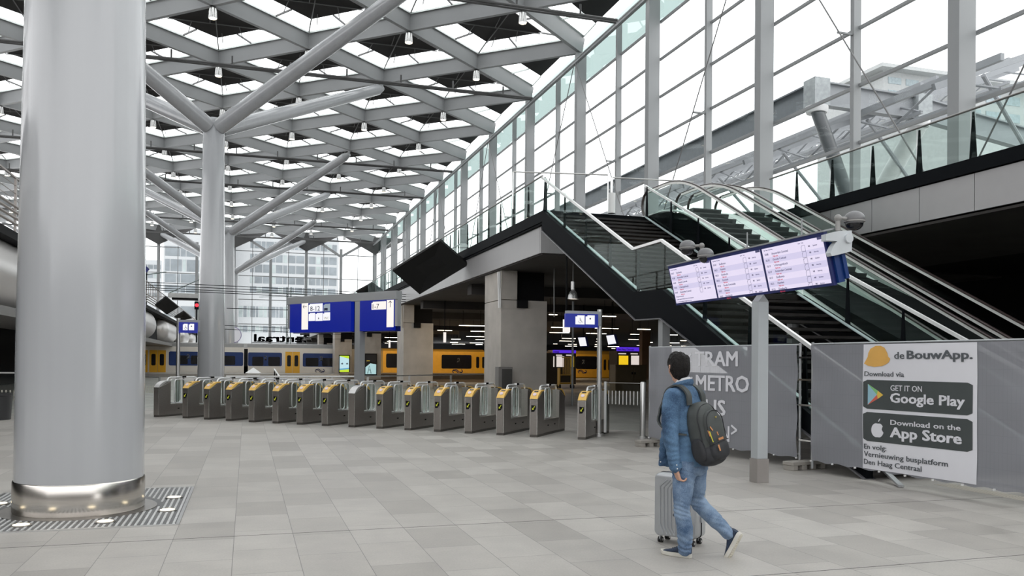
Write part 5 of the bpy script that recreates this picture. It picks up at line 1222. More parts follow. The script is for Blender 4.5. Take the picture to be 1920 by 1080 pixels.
r = empty('hanging_rod'); tag(r, 'thin grey rod hanging from the deck soffit left of the pendant lamp', 'rod')
M().tube(Vector((Sp(1039, 500, 28).x, 28, 4.98)), Sp(1039, 594, 28), 0.022, n=6).build('rod', mat('grey rod pale', (0.25, 0.25, 0.25), 0.5), r)
r = empty('lamp_post'); tag(r, 'pale grey post rising behind the pendant lamp', 'post')
p = Sp(1074.5, 565, 30); M().tube((p.x, 30, 0), (p.x, 30, p.z), 0.045, n=8).build('pole', STEEL, r)
# small lit signs under the deck
for lab, b, s_ in (('tiny lit white sign under the deck, in the gap left of the second pier', (729, 638, 732, 652), 60), ('tiny lit white sign hanging just right of the second pier', (832, 623, 836.5, 642), 45), ('small lit sign peeking out from behind the blue wheelchair sign', (1057.5, 599, 1069, 622.5), 24)):
    r = empty('hanging_sign'); tag(r, lab, 'sign', 'small lit signs under the upper deck'); m = M(); pbox(m, *b, s_, 0.1); m.build('panel', PALE, r, smooth=False)
    c = Sp((b[0] + b[2]) / 2, b[1], s_); M().box((c.x - 0.02, s_ + 0.04, c.z), (c.x + 0.02, s_ + 0.08, 4.99)).build('hanger', BLACK, r, smooth=False)
# passage column
o = M(); pbox(o, 1204, 620, 1219, 712, 56, 0.5); o = o.build('brown_column', mat('brown lit column', (0.20, 0.12, 0.07), 0.6), smooth=False); o.location = (0, 0, 0); tag(o, 'warm brown column under the deck just left of the banners', 'column')
# ================================================================== RAILWAY THINGS BEYOND THE GATES
r = empty('platform_post'); tag(r, 'black square post in front of the white train', 'post'); p = Sp(461, 702, 86)
m = M(); pbox(m, 457.5, 654, 464.5, 704, 86, 0.3); m.build('post', BLACK, r, smooth=False); m = M(); pbox(m, 457, 645, 464, 653, 86, 0.1); m.build('clock', mat('white clock face', (0.5, 0.5, 0.5), 0.4), r, smooth=False)
M().box((p.x - 0.18, 86, 0.3), (p.x + 0.18, 86.3, 1)).build('foot', BLACK, r, smooth=False)
r = empty('station_clock'); tag(r, 'round pale clock half hidden behind the third tree column', 'clock'); c = Sp(437, 628, 118)
M().tube((c.x, 118, c.z), (c.x, 118.3, c.z), 1.0, n=24).build('face', emis('clock face', (0.85, 0.85, 0.9), 0.5), r); M().tube((c.x, 118.05, c.z), (c.x, 118.25, c.z), 1.08, n=24).build('rim', mat('violet rim', (0.25, 0.2, 0.4), 0.4), r); M().box((c.x - 0.08, 118.2, 0), (c.x + 0.08, 118.36, c.z)).build('pole', STEEL, r, smooth=False)
r = empty('rail_signal'); tag(r, 'red railway signal left of the second tree column', 'signal'); c = Sp(369, 573, 112)
m = M(); pbox(m, 364.5, 566, 373, 580, 112, 0.3); m.build('head', DARKM, r, smooth=False); M().tube((c.x, 111.99, c.z + 0.05), (c.x, 111.9, c.z + 0.05), 0.22, n=12).build('lamp', emis('red lamp', (1, 0.03, 0.05), 2.0), r); M().box((c.x - 0.08, 112.1, 0), (c.x + 0.08, 112.25, c.z)).build('pole', DARKM, r, smooth=False)
r = empty('catenary_mast'); tag(r, 'green grey lattice mast of the overhead line, left of the gantry sign', 'mast'); MG = mat('green grey steel', (0.17, 0.21, 0.20), 0.5)
x0, x1, zt_, s_ = Sp(537.5, 600, 125).x, Sp(545, 600, 125).x, Sp(541, 538, 125).z, 125
m = M()
for x in (x0, x1): m.box((x - 0.07, s_, 0), (x + 0.07, s_ + 0.14, zt_))
z = 1.0; k = 0
while z < zt_ - 1: m.beam((x0 if k else x1, s_ + 0.07, z), (x1 if k else x0, s_ + 0.07, z + 0.9), 0.06, 0.05, up=(0, 1, 0)); z += 0.9; k = 1 - k
m.build('mast', MG, r, smooth=False); a, b = Sp(480, 546, 125), Sp(574, 552, 125); M().beam(a, b, 0.16, 0.1).build('arm', MG, r, smooth=False); M().beam(Sp(486, 557, 125), Sp(545, 556, 125), 0.08, 0.06).build('arm', MG, r, smooth=False)
r = empty('catenary_mast'); tag(r, 'slim pale mast with slanting stay beside the second tree column', 'mast'); c = Sp(374.5, 520, 118)
M().box((c.x - 0.18, 118, 0), (c.x + 0.18, 118.3, Sp(374, 517, 118).z)).build('mast', mat('pale green mast', (0.30, 0.34, 0.32), 0.5), r, smooth=False); M().tube(Sp(374, 524, 118), Sp(318, 549, 118), 0.06, n=6).build('stay', MG, r); M().tube(Sp(272, 515, 118), Sp(312, 510, 118), 0.07, n=6).build('stay', MG, r)
wl = ['highest overhead wire crossing in front of the second tree column', 'second highest overhead wire crossing in front of the second tree column', 'third overhead wire from the top, in front of the second tree column', 'fourth overhead wire from the top, in front of the second tree column', 'upper wire of the low pair crossing right of the second tree column', 'lower wire of the low pair crossing right of the second tree column', 'thin wire crossing low by the third tree column']
for lab, (xa, ya, xb, yb) in zip(wl, ((272, 533, 640, 548), (272, 539, 640, 552), (320, 545, 640, 558), (370, 551, 640, 562), (420, 610, 660, 621), (420, 617, 640, 627), (425, 578, 600, 583))):
    s_ = 47.5 if ya < 600 else 58; o = M().tube(Sp(xa, ya, s_) + Vector((-6, 0, 0.2)) if xa < 400 else Sp(xa, ya, s_), Sp(xb, yb, s_) + Vector((4 if yb < 600 else 0, 0, 0)), 0.018, n=5).build('overhead_wire', DARKM); tag(o, lab, 'wire', 'overhead wires')
# bridge slab across the far wall, mirrored station name
r = empty('far_bridge'); tag(r, 'pale footbridge beam across the far glass wall left of the second column', 'bridge'); m = M(); pbox(m, 315, 550, 372, 558, 140, 3); m.build('beam', mat('pale bridge', (0.45, 0.45, 0.44), 0.6), r, smooth=False); m = M(); pbox(m, 322, 558, 372, 562, 140.5, 2); m.build('shadow_gap_panel', BLACK, r, smooth=False)
r = empty('station_lettering'); tag(r, 'big dark station name letters seen from behind on the far glass wall', 'lettering')
fc = Face((0, 144.6, 0), (-1, 0, 0), (0, 0, 1)); a, b = fc.px(590, 642); a1, _ = fc.px(477, 641); m = M(); fc.text(m, 'Centraal', 1.75, a, b, 0, fit=a1 - a, bold=0.03, ext=0.1); m.build('lettering', mat('dark letter', (0.05, 0.05, 0.07), 0.5), r, smooth=False)
M().box((a1 * -1 - 0.5, 144.7, b - 0.25), (-a + 0.5, 144.8, b - 0.1)).build('support_rail', STEEL, r, smooth=False)
r = empty('diamond_signal', (0, 0, 0)); tag(r, 'small blue diamond rail sign left above the picket railing', 'sign'); c = Sp(275, 505, 100)
M().prism([c + Vector((0, 0, 0.35)), c + Vector((0.3, 0, 0)), c + Vector((0, 0, -0.35)), c + Vector((-0.3, 0, 0))], (0, 0.06, 0)).build('plate', BLUED, r, smooth=False); M().box((c.x - 0.06, 100.06, 0), (c.x + 0.06, 100.14, c.z)).build('post', DARKM, r, smooth=False)
# ================================================================== BUILDINGS OUTSIDE
BW = mat('white office cladding', (0.38, 0.39, 0.40), 0.5, var=0.03); BG = mat('office window grey', (0.17, 0.19, 0.205), 0.35, var=0.25, scale=0.3); BGL = mat('office window light', (0.29, 0.33, 0.33), 0.3, var=0.2, scale=0.4)
rng = random.Random(3)
def office(label, s_, x0, x1, ytop, rows, x_ref=None):
    r = empty('office_building'); tag(r, label, 'building', 'office blocks beyond the far glass wall')
    xm = (x0 + x1) / 2; a, b = Sp(x0, 600, s_).x, Sp(x1, 600, s_).x; M().box((a, s_, 0), (b, s_ + 15, Sp(xm, ytop, s_).z)).build('wall', BW, r, smooth=False)
    for (y0, y1, xs) in rows:
        z0, z1 = Sp(xm, y1, s_).z, Sp(xm, y0, s_).z
        for (p, q, mt) in xs:
            M().box((Sp(p, 600, s_).x, s_ - 0.05, z0), (Sp(q, 600, s_).x, s_ + 0.1, z1)).build('window', mt, r, smooth=False)
def wins(x0, x1, pat):
    out = []; x = x0; i = rng.randrange(len(pat))
    while x < x1 - 2:
        w = pat[i % len(pat)]; e = min(x + w, x1); out.append((x, e, BG if w > 8 or rng.random() < .6 else BGL)); x = e + 1.6; i += 1
    return out
rows = [(y, y + h, wins(468, 630, [15, 6, 12, 7, 14])) for y, h in ((455, 13), (479, 14), (498, 15), (519, 14), (539, 12))]
rows += [(y, y + h, wins(442, 628, [6, 4, 9, 4, 7])) for y, h in ((576, 20), (612, 12))]
office('long white office block with rows of windows beyond the far glass wall', 205, 440, 634, 440, rows)
rows = [(y, y + h, wins(308, 436, [21, 6, 28, 9])) for y, h in ((464, 18), (488, 22), (515, 16), (536, 14), (575, 20), (612, 14))]
office('tall white office block with big grey windows, left of the second tree column', 200, 305, 439, 430, rows)
rows = [(y, y + 8, wins(240, 300, [6, 9])) for y in (495, 512, 530, 548)]
office('low pale building at the left beyond the far glass wall', 230, 200, 302, 486, rows)
# ================================================================== STEEL STRUCTURE AND BUILDING OUTSIDE THE RIGHT GLASS WALL
OST = mat('outdoor pale steel', (0.24, 0.25, 0.265), 0.5, var=0.04); ODK = mat('outdoor dark tube', (0.045, 0.05, 0.055), 0.4); OWH = mat('outdoor white tube', (0.58, 0.58, 0.58), 0.5)
r = empty('outdoor_portal'); tag(r, 'outdoor steel portal with two slanting tubes beyond the right glass wall', 'steel frame')
N1, N2 = Vector((30, 39.3, 16.7)), Vector((37.4, 39.7, 16.7))
def ibeam(p, q, h=1.25, w=0.5, mt=OST):
    m = M(); p, q = Vector(p), Vector(q); z = Vector((0, 0, h / 2))
    m.beam(p + z, q + z, w, 0.09); m.beam(p - z, q - z, w, 0.09); m.beam(p, q, 0.08, h)
    return m.build('girder', mt, r, smooth=False)
ibeam(N1 + Vector((0.5, 0, 0)), N2); ibeam(N2, (52, 40.2, 15.0)); ibeam((30, 39.8, 16.7), (30, 84, 16.7), mt=mat('outdoor grey steel', (0.13, 0.145, 0.16), 0.5))
for n in (N1, N2):
    m = M(); m.box(n - Vector((0.5, 0.5, 0.75)), n + Vector((0.5, 0.5, 0.75))); m.build('node_box', mat('outdoor galvanised', (0.30, 0.32, 0.33), 0.5, var=0.15, scale=4), r, smooth=False)
    M().lathe([(0.55, -1.1), (0.62, -0.9), (0.62, -0.75)], n, n=20).build('collar', OWH, r)
b1 = Sp(1590, 375, 36.9); d = (Pp(1590, 375, 30) - (N1 - Vector((0, 0, 1)))); M().tube(N1 - Vector((0, 0, 0.9)), N1 - Vector((0, 0, 0.9)) + d * 1.62, 0.36, n=16).build('slanting_tube', ODK, r)
t2 = Pp(1668, 332, 37.4); d = t2 - (N2 - Vector((0, 0, 1))); M().tube(N2 - Vector((0, 0, 0.9)), N2 - Vector((0, 0, 0.9)) + d * 2.5, 0.52, n=16).build('slanting_tube', OWH, r)
r = empty('outdoor_canopy'); tag(r, 'pale web of steel canopy trusses beyond the right glass wall', 'canopy')
rg = random.Random(5)
for j, (u, z, s0, s1) in enumerate(((33, 15.9, 30, 88), (36, 17.4, 38, 92), (40, 19.2, 41, 92), (44, 20.6, 42, 96), (49, 22.4, 44, 100), (54, 24.0, 46, 100))):
    M().beam((u, s0, z), (u, s1, z), 0.22, 0.34).build('long_truss_beam', OST, r, smooth=False)
    M().beam((u, s0, z - 1.5), (u, s1, z - 1.5), 0.16, 0.18).build('long_truss_beam', OST, r, smooth=False)
    m = M(); s = s0; k = 0
    while s < s1 - 3.5: m.tube((u, s, z if k else z - 1.5), (u, s + 3.5, z - 1.5 if k else z), 0.07, n=6); s += 3.5; k = 1 - k
    m.build('truss_web', OST, r)
for j, s in enumerate(range(32, 98, 8)):
    M().beam((31, s, 14.9), (56, s + 1.5, 24.4), 0.2, 0.3).build('cross_beam', OST, r, smooth=False)
    M().tube((34, s, 15.8), (46, s + 4, 8.0), 0.11, n=8).build('diagonal', OST, r)
for u, s in ((44, 30), (44, 50), (44, 70), (54, 40), (54, 60), (33, 60), (33, 85)):
    M().tube((u, s, 6.0), (u, s, 13.4), 0.18, n=10).build('column', OWH, r)
def block(label, s_, x0, x1, ytop, rows, mt):
    r = empty('outdoor_building'); tag(r, label, 'building', 'buildings beyond the right glass wall')
    xm = (x0 + x1) / 2; a, b = Sp(x0, 400, s_).x, Sp(x1, 400, s_).x; zt = Sp(xm, ytop, s_).z
    M().box((a, s_, 0), (b, s_ + 14, zt)).build('wall', mt, r, smooth=False)
    M().box((a - 1.5, s_ - 1.5, zt), (b + 1.5, s_ + 15, zt + 0.5)).build('roof_slab', mt, r, smooth=False)
    for y0, y1 in rows:
        x = a + 0.8
        while x < b - 2.5: M().box((x, s_ - 0.06, Sp(xm, y1, s_).z), (x + 2.2, s_ + 0.1, Sp(xm, y0, s_).z)).build('window', mat('pale blue window', (0.25, 0.30, 0.32), 0.2, var=0.15), r, smooth=False); x += 3.0
block('pale stepped building with flat roof seen through the right glass wall', 95, 1655, 1795, 142, ((152, 164), (176, 190), (204, 218), (232, 246)), mat('pale outdoor render', (0.36, 0.37, 0.37), 0.6))
block('lower pale building at the right edge, seen through the right glass wall', 78, 1800, 1990, 168, ((182, 198), (214, 230), (246, 262)), mat('pale outdoor render b', (0.34, 0.35, 0.35), 0.6))
# ================================================================== PERSON
def depth_of(p): return RM[2][0] * p[0] - RM[2][1] * (p[2] - HC) + RM[2][2] * p[1]
ZP = depth_of(Zp(1268, 1047, 0)); PX = ZP / FOC
RA = Vector((RM[0][0], RM[0][2], 0)).normalized(); AW = Vector((RM[2][0], RM[2][2], 0)).normalized(); UPV = Vector((0, 0, 1))
def Q(x, y, d=0.0): return Cp(x, y, ZP + d)
HD = (RA * -0.72 + AW * 0.70).normalized(); SD = (RA * 0.70 + AW * 0.72).normalized()      # heading and the person's right
HH = (RA * -0.14 + AW * 0.99).normalized(); HS = Vector((HH.y, -HH.x, 0))                    # head
def lofted(mb, rings, n=28, sq=2.0):
    vs = []
    for c, ax, ay in rings:
        for i in range(n):
            t = 2 * math.pi * i / n; ct, st = math.cos(t), math.sin(t); k = (abs(ct) ** sq + abs(st) ** sq) ** (-1 / sq)
            vs.append(Vector(c) + Vector(ax) * (ct * k) + Vector(ay) * (st * k))
    N = len(rings); fs = [(k * n + i, k * n + (i + 1) % n, (k + 1) * n + (i + 1) % n, (k + 1) * n + i) for k in range(N - 1) for i in range(n)]
    fs += [tuple(range(n - 1, -1, -1)), tuple(range((N - 1) * n, N * n))]
    mb.add(vs, fs); return mb
def limb(mb, pts, rs, n=18):
    """round tapering limb through joints"""
    P = [Vector(p) for p in pts]; C = []; R = []
    for i in range(len(P) - 1):
        for k in range(6): t = k / 6; C.append(P[i].lerp(P[i + 1], t)); R.append(rs[i] + (rs[i + 1] - rs[i]) * (t * t * (3 - 2 * t)))
    C.append(P[-1]); R.append(rs[-1])
    for it in range(2): C = [C[0]] + [(C[i - 1] + C[i] * 2 + C[i + 1]) / 4 for i in range(1, len(C) - 1)] + [C[-1]]
    mb.path(C, R, n=n); mb.ball(C[0], R[0], 8); mb.ball(C[-1], R[-1], 8); return mb
def sculpt(name, mb, m, parent, voxel=0.008, smooth=6, disp=None):
    o = mb.build(name, m, None, smooth=False); COL.objects.unlink(o); TS = D.scenes.new('workshop'); TS.collection.objects.link(o)
    a = o.modifiers.new('r', 'REMESH'); a.mode = 'VOXEL'; a.voxel_size = voxel
    if smooth: b = o.modifiers.new('s', 'SMOOTH'); b.iterations = smooth; b.factor = 0.5
    TS.view_layers[0].update(); dg = TS.view_layers[0].depsgraph; me = D.meshes.new_from_object(o.evaluated_get(dg))
    D.objects.remove(o); D.scenes.remove(TS); me.name = name; me.materials.clear(); me.materials.append(m)
    if disp:
        for v in me.vertices: v.co = v.co + v.normal * disp(v.co)
    me.polygons.foreach_set('use_smooth', [True] * len(me.polygons)); me.update()
    o = D.objects.new(name, me); COL.objects.link(o); o.parent = parent; return o
def cloth_mat(name, c0, c1, sc1=3.0):
    m = D.materials.new(name); t, b = nodes(m); N, L = t.nodes, t.links; tc = N.new('ShaderNodeTexCoord')
    n = N.new('ShaderNodeTexNoise'); n.inputs['Scale'].default_value = sc1; n.inputs['Detail'].default_value = 5; L.new(tc.outputs['Object'], n.inputs[0])
    n2 = N.new('ShaderNodeTexNoise'); n2.inputs['Scale'].default_value = 150; L.new(tc.outputs['Object'], n2.inputs[0])
    a = N.new('ShaderNodeMath'); a.operation = 'MULTIPLY_ADD'; a.inputs[1].default_value = 0.35; L.new(n2.outputs[0], a.inputs[0]); L.new(n.outputs[0], a.inputs[2])
    r = N.new('ShaderNodeValToRGB'); r.color_ramp.elements[0].position = 0.48; r.color_ramp.elements[1].position = 0.85; r.color_ramp.elements[0].color = c0 + (1,); r.color_ramp.elements[1].color = c1 + (1,)
    L.new(a.outputs[0], r.inputs[0]); L.new(r.outputs[0], b.inputs['Base Color']); b.inputs['Roughness'].default_value = 0.85
    bp = N.new('ShaderNodeBump'); bp.inputs['Strength'].default_value = 0.25; bp.inputs['Distance'].default_value = 0.002; L.new(n2.outputs[0], bp.inputs['Height']); L.new(bp.outputs[0], b.inputs['Normal'])
    return m
SKIN = mat('skin', (0.52, 0.30, 0.21), 0.5, var=0.05); HAIR = mat('black hair', (0.006, 0.0045, 0.004), 0.6, var=0.3, scale=60, bump=0.6, bscale=120, spec=0.25)
DEN = cloth_mat('mid blue denim jacket', (0.010, 0.034, 0.082), (0.115, 0.215, 0.35), 4.5); JEA = cloth_mat('faded blue jeans', (0.050, 0.095, 0.18), (0.24, 0.33, 0.45), 6.0)
SHIRT = mat('white shirt', (0.75, 0.75, 0.76), 0.7)
man = empty('person', Zp(1285, 1043, 0)); tag(man, 'person in denim jacket and jeans walking away with a backpack and suitcase', 'person')
inv = Vector(man.location)
class L0:  # children are authored in world space; parent sits at the feet
    pass
def adopt(o): o.matrix_parent_inverse = Matrix.Translation(-inv); return o
HC_ = Q(1272, 690, 0.02)          # head centre
NB = Q(1280, 722, 0.0); CH = Q(1284, 762, 0.0); WA = Q(1290, 825, 0.0); PE = Q(1294, 868, 0.0)
SHL, ELL, WRL = CH - SD * 0.185 + UPV * 0.075, Q(1257, 818, -0.19), Q(1267, 880, -0.17)
SHR, ELR, WRR = CH + SD * 0.185 + UPV * 0.075, Q(1302, 815, 0.24), Q(1262, 838, 0.40)
HIL, KNL, ANL = Q(1283, 876, -0.085), Q(1278, 957, -0.13), Q(1284, 1028, -0.09)
HIR, KNR, ANR = Q(1304, 876, 0.085), Q(1305, 938, 0.17), Q(1365, 1000, 0.06)
# ---- skin body
mb = M()
HW, HDp, HZ = 0.074, 0.092, 0.115
def headpt(x, y, z): return HC_ + HS * x + HH * y + UPV * z
rings = []
for k in range(13):
    p = math.pi * (k + 0.35) / 13.4; z = -math.cos(p) * HZ; s = math.sin(p); jaw = 1.0 if z > -0.03 else 1 - 0.30 * ((-0.03 - z) / 0.085)
    rings.append((HC_ + UPV * z + HH * (0.012 if z < -0.03 else 0.0), HS * (HW * s * jaw + 0.004), HH * (HDp * s * (1 if z > -0.05 else 0.92) + 0.004)))
lofted(mb, rings)
mb.tube(headpt(0, 0.085, 0.012), headpt(0, 0.112, -0.022), 0.010, 0.017, n=8); mb.ball(headpt(0, 0.105, -0.024), 0.016, 6)    # nose
mb.ball(headpt(0, 0.082, -0.052), 0.024, 8, (1.1, 0.7, 0.5)); mb.ball(headpt(0, 0.078, -0.092), 0.026, 8)
for e in (-1, 1):
    mb.ball(headpt(e * 0.034, 0.075, 0.028), 0.020, 8)
    for k in range(7): t = math.radians(-70 + 40 * k); mb.ball(headpt(e * (0.080 + 0.006 * math.cos(t)), -0.010 - 0.013 * math.cos(t), -0.008 + 0.028 * math.sin(t)), 0.0085, 6)
    mb.ball(headpt(e * 0.078, -0.006, -0.008), 0.014, 6, (0.6, 1, 1.6))
limb(mb, [HC_ - UPV * 0.06 - HH * 0.01, NB], [0.052, 0.056])
lofted(mb, [(NB + UPV * 0.01, SD * 0.06, HD * 0.06), (NB - UPV * 0.05, SD * 0.15, HD * 0.08), (CH, SD * 0.17, HD * 0.10), (WA, SD * 0.145, HD * 0.10), (PE, SD * 0.16, HD * 0.10), (PE - UPV * 0.06, SD * 0.14, HD * 0.09)])
limb(mb, [SHL, ELL, WRL], [0.055, 0.042, 0.028]); limb(mb, [SHR, ELR, WRR], [0.055, 0.042, 0.028])
limb(mb, [HIL, KNL, ANL, ANL - UPV * 0.03], [0.075, 0.055, 0.04, 0.035]); limb(mb, [HIR, KNR, ANR], [0.075, 0.055, 0.04])
def hand(mb, wrist, dirv, palmn, thumbside, curl, r=0.0085):
    """wrist, direction to knuckles, palm normal (fingers curl towards it), thumb side"""
    d, n, t = Vector(dirv).normalized(), Vector(palmn).normalized(), Vector(thumbside).normalized()
    kn = wrist + d * 0.088
    lofted(mb, [(wrist, t * 0.026, n * 0.020), (wrist + d * 0.035, t * 0.036, n * 0.017), (kn, t * 0.041, n * 0.014)], n=14, sq=2.6)
    for j, (o, ln) in enumerate(((0.031, 0.072), (0.0105, 0.080), (-0.0105, 0.074), (-0.031, 0.060))):
        p = kn + t * o - d * 0.006; a = 0.3 + 0.06 * j; pts = [p]; rs = [r * 1.15]
        for seg, f in enumerate((0.45, 0.31, 0.24)):
            a += curl * (0.9, 1.1, 0.8)[seg]; p = p + (d * math.cos(a) + n * math.sin(a)) * ln * f; pts.append(p); rs.append(r * (1.0, 0.93, 0.82)[seg])
        mb.path(pts, rs, n=9); 
        for q, w in zip(pts, rs): mb.ball(q, w, 5)
    p = wrist + d * 0.030 + t * 0.030; pts = [p, p + (d * 0.6 + t * 0.7 + n * 0.3).normalized() * 0.032]; pts.append(pts[-1] + (d * 0.8 + n * 0.65 * curl).normalized() * 0.028); pts.append(pts[-1] + (d * 0.7 + n * 0.8 * curl - t * 0.2).normalized() * 0.022)
    mb.path(pts, [0.013, 0.011, 0.0095, 0.008], n=9)
    for q, w in zip(pts, (0.013, 0.011, 0.0095, 0.008)): mb.ball(q, w, 5)
hd = (Q(1273, 900, -0.17) - WRL).normalized()
hand(mb, WRL + (ELL - WRL).normalized() * -0.005, hd, RA * 0.85 - AW * 0.1 + UPV * 0.1, AW * 0.9 + RA * -0.2, 0.75)
GRIP = Q(1247, 851, 0.46)
hand(mb, WRR, (GRIP + UPV * 0.02 - WRR), UPV * -1 - RA * 0.1, RA * -0.3 + AW * -0.8, 0.95)
body = adopt(sculpt('body', mb, SKIN, man, voxel=0.0046, smooth=3))
# eyes and mouth (facing away from the camera)
for e in (-1, 1):
    adopt(M().ball(headpt(e * 0.033, 0.086, 0.020), 0.0125, 8).build('eye', WHITE, man)); adopt(M().ball(headpt(e * 0.033, 0.0965, 0.020), 0.005, 6).build('iris', BLACK, man))
    adopt(M().path([headpt(e * 0.018, 0.096, 0.040), headpt(e * 0.035, 0.095, 0.045), headpt(e * 0.050, 0.082, 0.040)], 0.003, n=6).build('eyebrow', HAIR, man))
adopt(M().path([headpt(-0.024, 0.094, -0.054), headpt(0, 0.102, -0.056), headpt(0.024, 0.094, -0.054)], 0.0035, n=6).build('mouth', mat('lips', (0.42, 0.17, 0.14), 0.5), man))
# ---- hair
mb = M()
for (x, y, z, r_) in ((0, -0.018, 0.035, 0.098), (0, -0.035, 0.01, 0.090), (0, -0.045, -0.03, 0.070), (0, 0.03, 0.062, 0.078), (-0.035, 0.02, 0.05, 0.062), (0.035, 0.02, 0.05, 0.062), (0, -0.05, -0.062, 0.045), (-0.03, -0.045, -0.045, 0.045), (0.03, -0.045, -0.045, 0.045)):
    mb.ball(headpt(x * 0.92, y, z), r_, 12, (1, 1, 1))
rg = random.Random(9)
hr = sculpt('hair', mb, HAIR, man, voxel=0.006, smooth=3)
me = hr.data
for v in me.vertices:     # trim around face, flatten to head width, tousle
    d = v.co - HC_; x, y, z = d.dot(HS), d.dot(HH), d.z
    x = max(-0.084, min(0.084, x)) if abs(x) > 0.075 else x
    tz = noise.noise(Vector((x * 38, y * 30, z * 14))) * 0.010 + noise.noise(Vector((x * 110, y * 90, z * 30))) * 0.004
    v.co = HC_ + HS * (x * 0.97) + HH * y + UPV * z + v.normal * tz
adopt(hr)
# ---- jacket
mb = M(); fw = HD
lofted(mb, [(NB + UPV * 0.012 - HD * 0.004, SD * 0.066, HD * 0.064), (NB - UPV * 0.022, SD * 0.115, HD * 0.085), (NB - UPV * 0.060, SD * 0.185, HD * 0.105), (CH + UPV * 0.02, SD * 0.205, HD * 0.125), (CH - UPV * 0.09, SD * 0.20, HD * 0.135),
            (WA, SD * 0.185, HD * 0.135), (PE + UPV * 0.07 + HD * 0.02, SD * 0.19, HD * 0.145), (PE - UPV * 0.015 + HD * 0.02, SD * 0.195, HD * 0.150)], n=36, sq=2.3)
lofted(mb, [(Q(1258, 765, -0.03), SD * 0.05, HD * 0.03), (Q(1252, 800, -0.02), SD * 0.06, HD * 0.035), (Q(1247, 840, -0.02), SD * 0.06, HD * 0.04), (Q(1246, 874, -0.02), SD * 0.06, HD * 0.045)], n=16)
limb(mb, [SHL + UPV * 0.005, (SHL + ELL) / 2 - RA * 0.012, ELL, (ELL + WRL) / 2, WRL + UPV * 0.018], [0.078, 0.074, 0.066, 0.057, 0.050])
limb(mb, [SHR + UPV * 0.005, ELR, WRR + (ELR - WRR).normalized() * 0.03], [0.078, 0.064, 0.048])
def jfold(c):
    k = 0.009 * noise.noise(Vector((c.x * 9, c.y * 9, c.z * 5))) + 0.0045 * noise.noise(Vector((c.x * 18 + c.z * 14, c.y * 18, c.z * 20)))
    return k + 0.0025 * math.sin(c.z * 120 + 6 * noise.noise(c * 7)) * (1 if c.z < 1.15 else 0.3)
jk = adopt(sculpt('denim_jacket', mb, DEN, man, voxel=0.0075, smooth=4, disp=jfold))
def hoop(name, c, ax, ay, h, th, m, tilt=0.0, gap=0.0):
    mb = M(); n = 40; vs = []
    for k, (rr, zz) in enumerate(((1.0, 0), (1.04 + th, 0.0), (1.10 + th, h), (1.0, h))):
        pass
    pts = []
    for i in range(n + 1):
        t = math.pi / 2 + gap / 2 + (2 * math.pi - gap) * i / n; pts.append((math.cos(t), math.sin(t)))
    prof = [(1.0, 0), (1.0 + th, 0), (1.0 + th * 1.7, h * 0.5), (1.0 + th, h), (0.96, h)]
    for (ct, st) in pts:
        for rr, zz in prof: vs.append(Vector(c) + Vector(ax) * ct * rr + Vector(ay) * st * rr + UPV * (zz - tilt * st * 0.03))
    P = len(prof); fs = [(i * P + k, i * P + (k + 1) % P, (i + 1) * P + (k + 1) % P, (i + 1) * P + k) for i in range(n) for k in range(P)]
    fs += [tuple(range(P - 1, -1, -1)), tuple(range(n * P, n * P + P))]
    mb.add(vs, fs); return adopt(mb.build(name, m, man))
hoop('shirt_collar', NB - UPV * 0.002, SD * 0.062, HD * 0.062, 0.048, 0.03, SHIRT, 0.8, 0.5)
hoop('jacket_collar', NB - UPV * 0.020, SD * 0.074, HD * 0.074, 0.046, 0.14, DEN, 0.9, 0.9)
# hem and cuff bands, buttons, shoulder seam
mb = M()
for c in (WRL + UPV * 0.022,):
    d = (WRL - ELL).normalized(); mb.tube(c - d * 0.030, c + d * 0.012, 0.0535, 0.0535, n=20)
adopt(mb.build('cuff', DEN, man)); mb = M(); 
for q in (Q(1269, 872, -0.235), Q(1270, 879, -0.232)): mb.ball(q, 0.0055, 6)
adopt(mb.build('cuff_button', SHIRT, man)); mb = M()
for y, x in ((852, 1239.5), (866, 1238.5), (834, 1241)): adopt(M().ball(Q(x, y, -0.06), 0.0055, 6).build('jacket_button', SHIRT, man))
# ---- jeans
mb = M()
lofted(mb, [(PE + UPV * 0.06, SD * 0.150, HD * 0.105), (PE, SD * 0.168, HD * 0.122), (PE - UPV * 0.05 - HD * 0.01, SD * 0.168, HD * 0.125), (PE - UPV * 0.10, SD * 0.13, HD * 0.10)], n=32, sq=2.2)
limb(mb, [HIL, HIL.lerp(KNL, 0.5), KNL, KNL.lerp(ANL, 0.45) - HD * 0.018, ANL - UPV * 0.012], [0.100, 0.086, 0.068, 0.066, 0.056])
limb(mb, [HIR, HIR.lerp(KNR, 0.5), KNR, KNR.lerp(ANR, 0.45), ANR], [0.100, 0.088, 0.070, 0.068, 0.056])
def nz(a, b, c): return noise.noise(Vector((a, b, c)))
def pfold(c):
    k = 0.006 * nz(c.x * 10, c.y * 10, c.z * 8)
    for q, s in ((KNL, 0.09), (ANL + UPV * 0.05, 0.10), (HIL - UPV * 0.05, 0.12), (KNR, 0.10), (ANR + (KNR - ANR) * 0.15, 0.10)):
        w = math.exp(-((c - q).length / s) ** 2); k += w * 0.0055 * math.sin((c.z + 0.35 * c.dot(RA)) * 150 + 5 * nz(c.x * 8, c.y * 8, c.z * 8))
    return k
adopt(sculpt('jeans', mb, JEA, man, voxel=0.0065, smooth=4, disp=pfold))
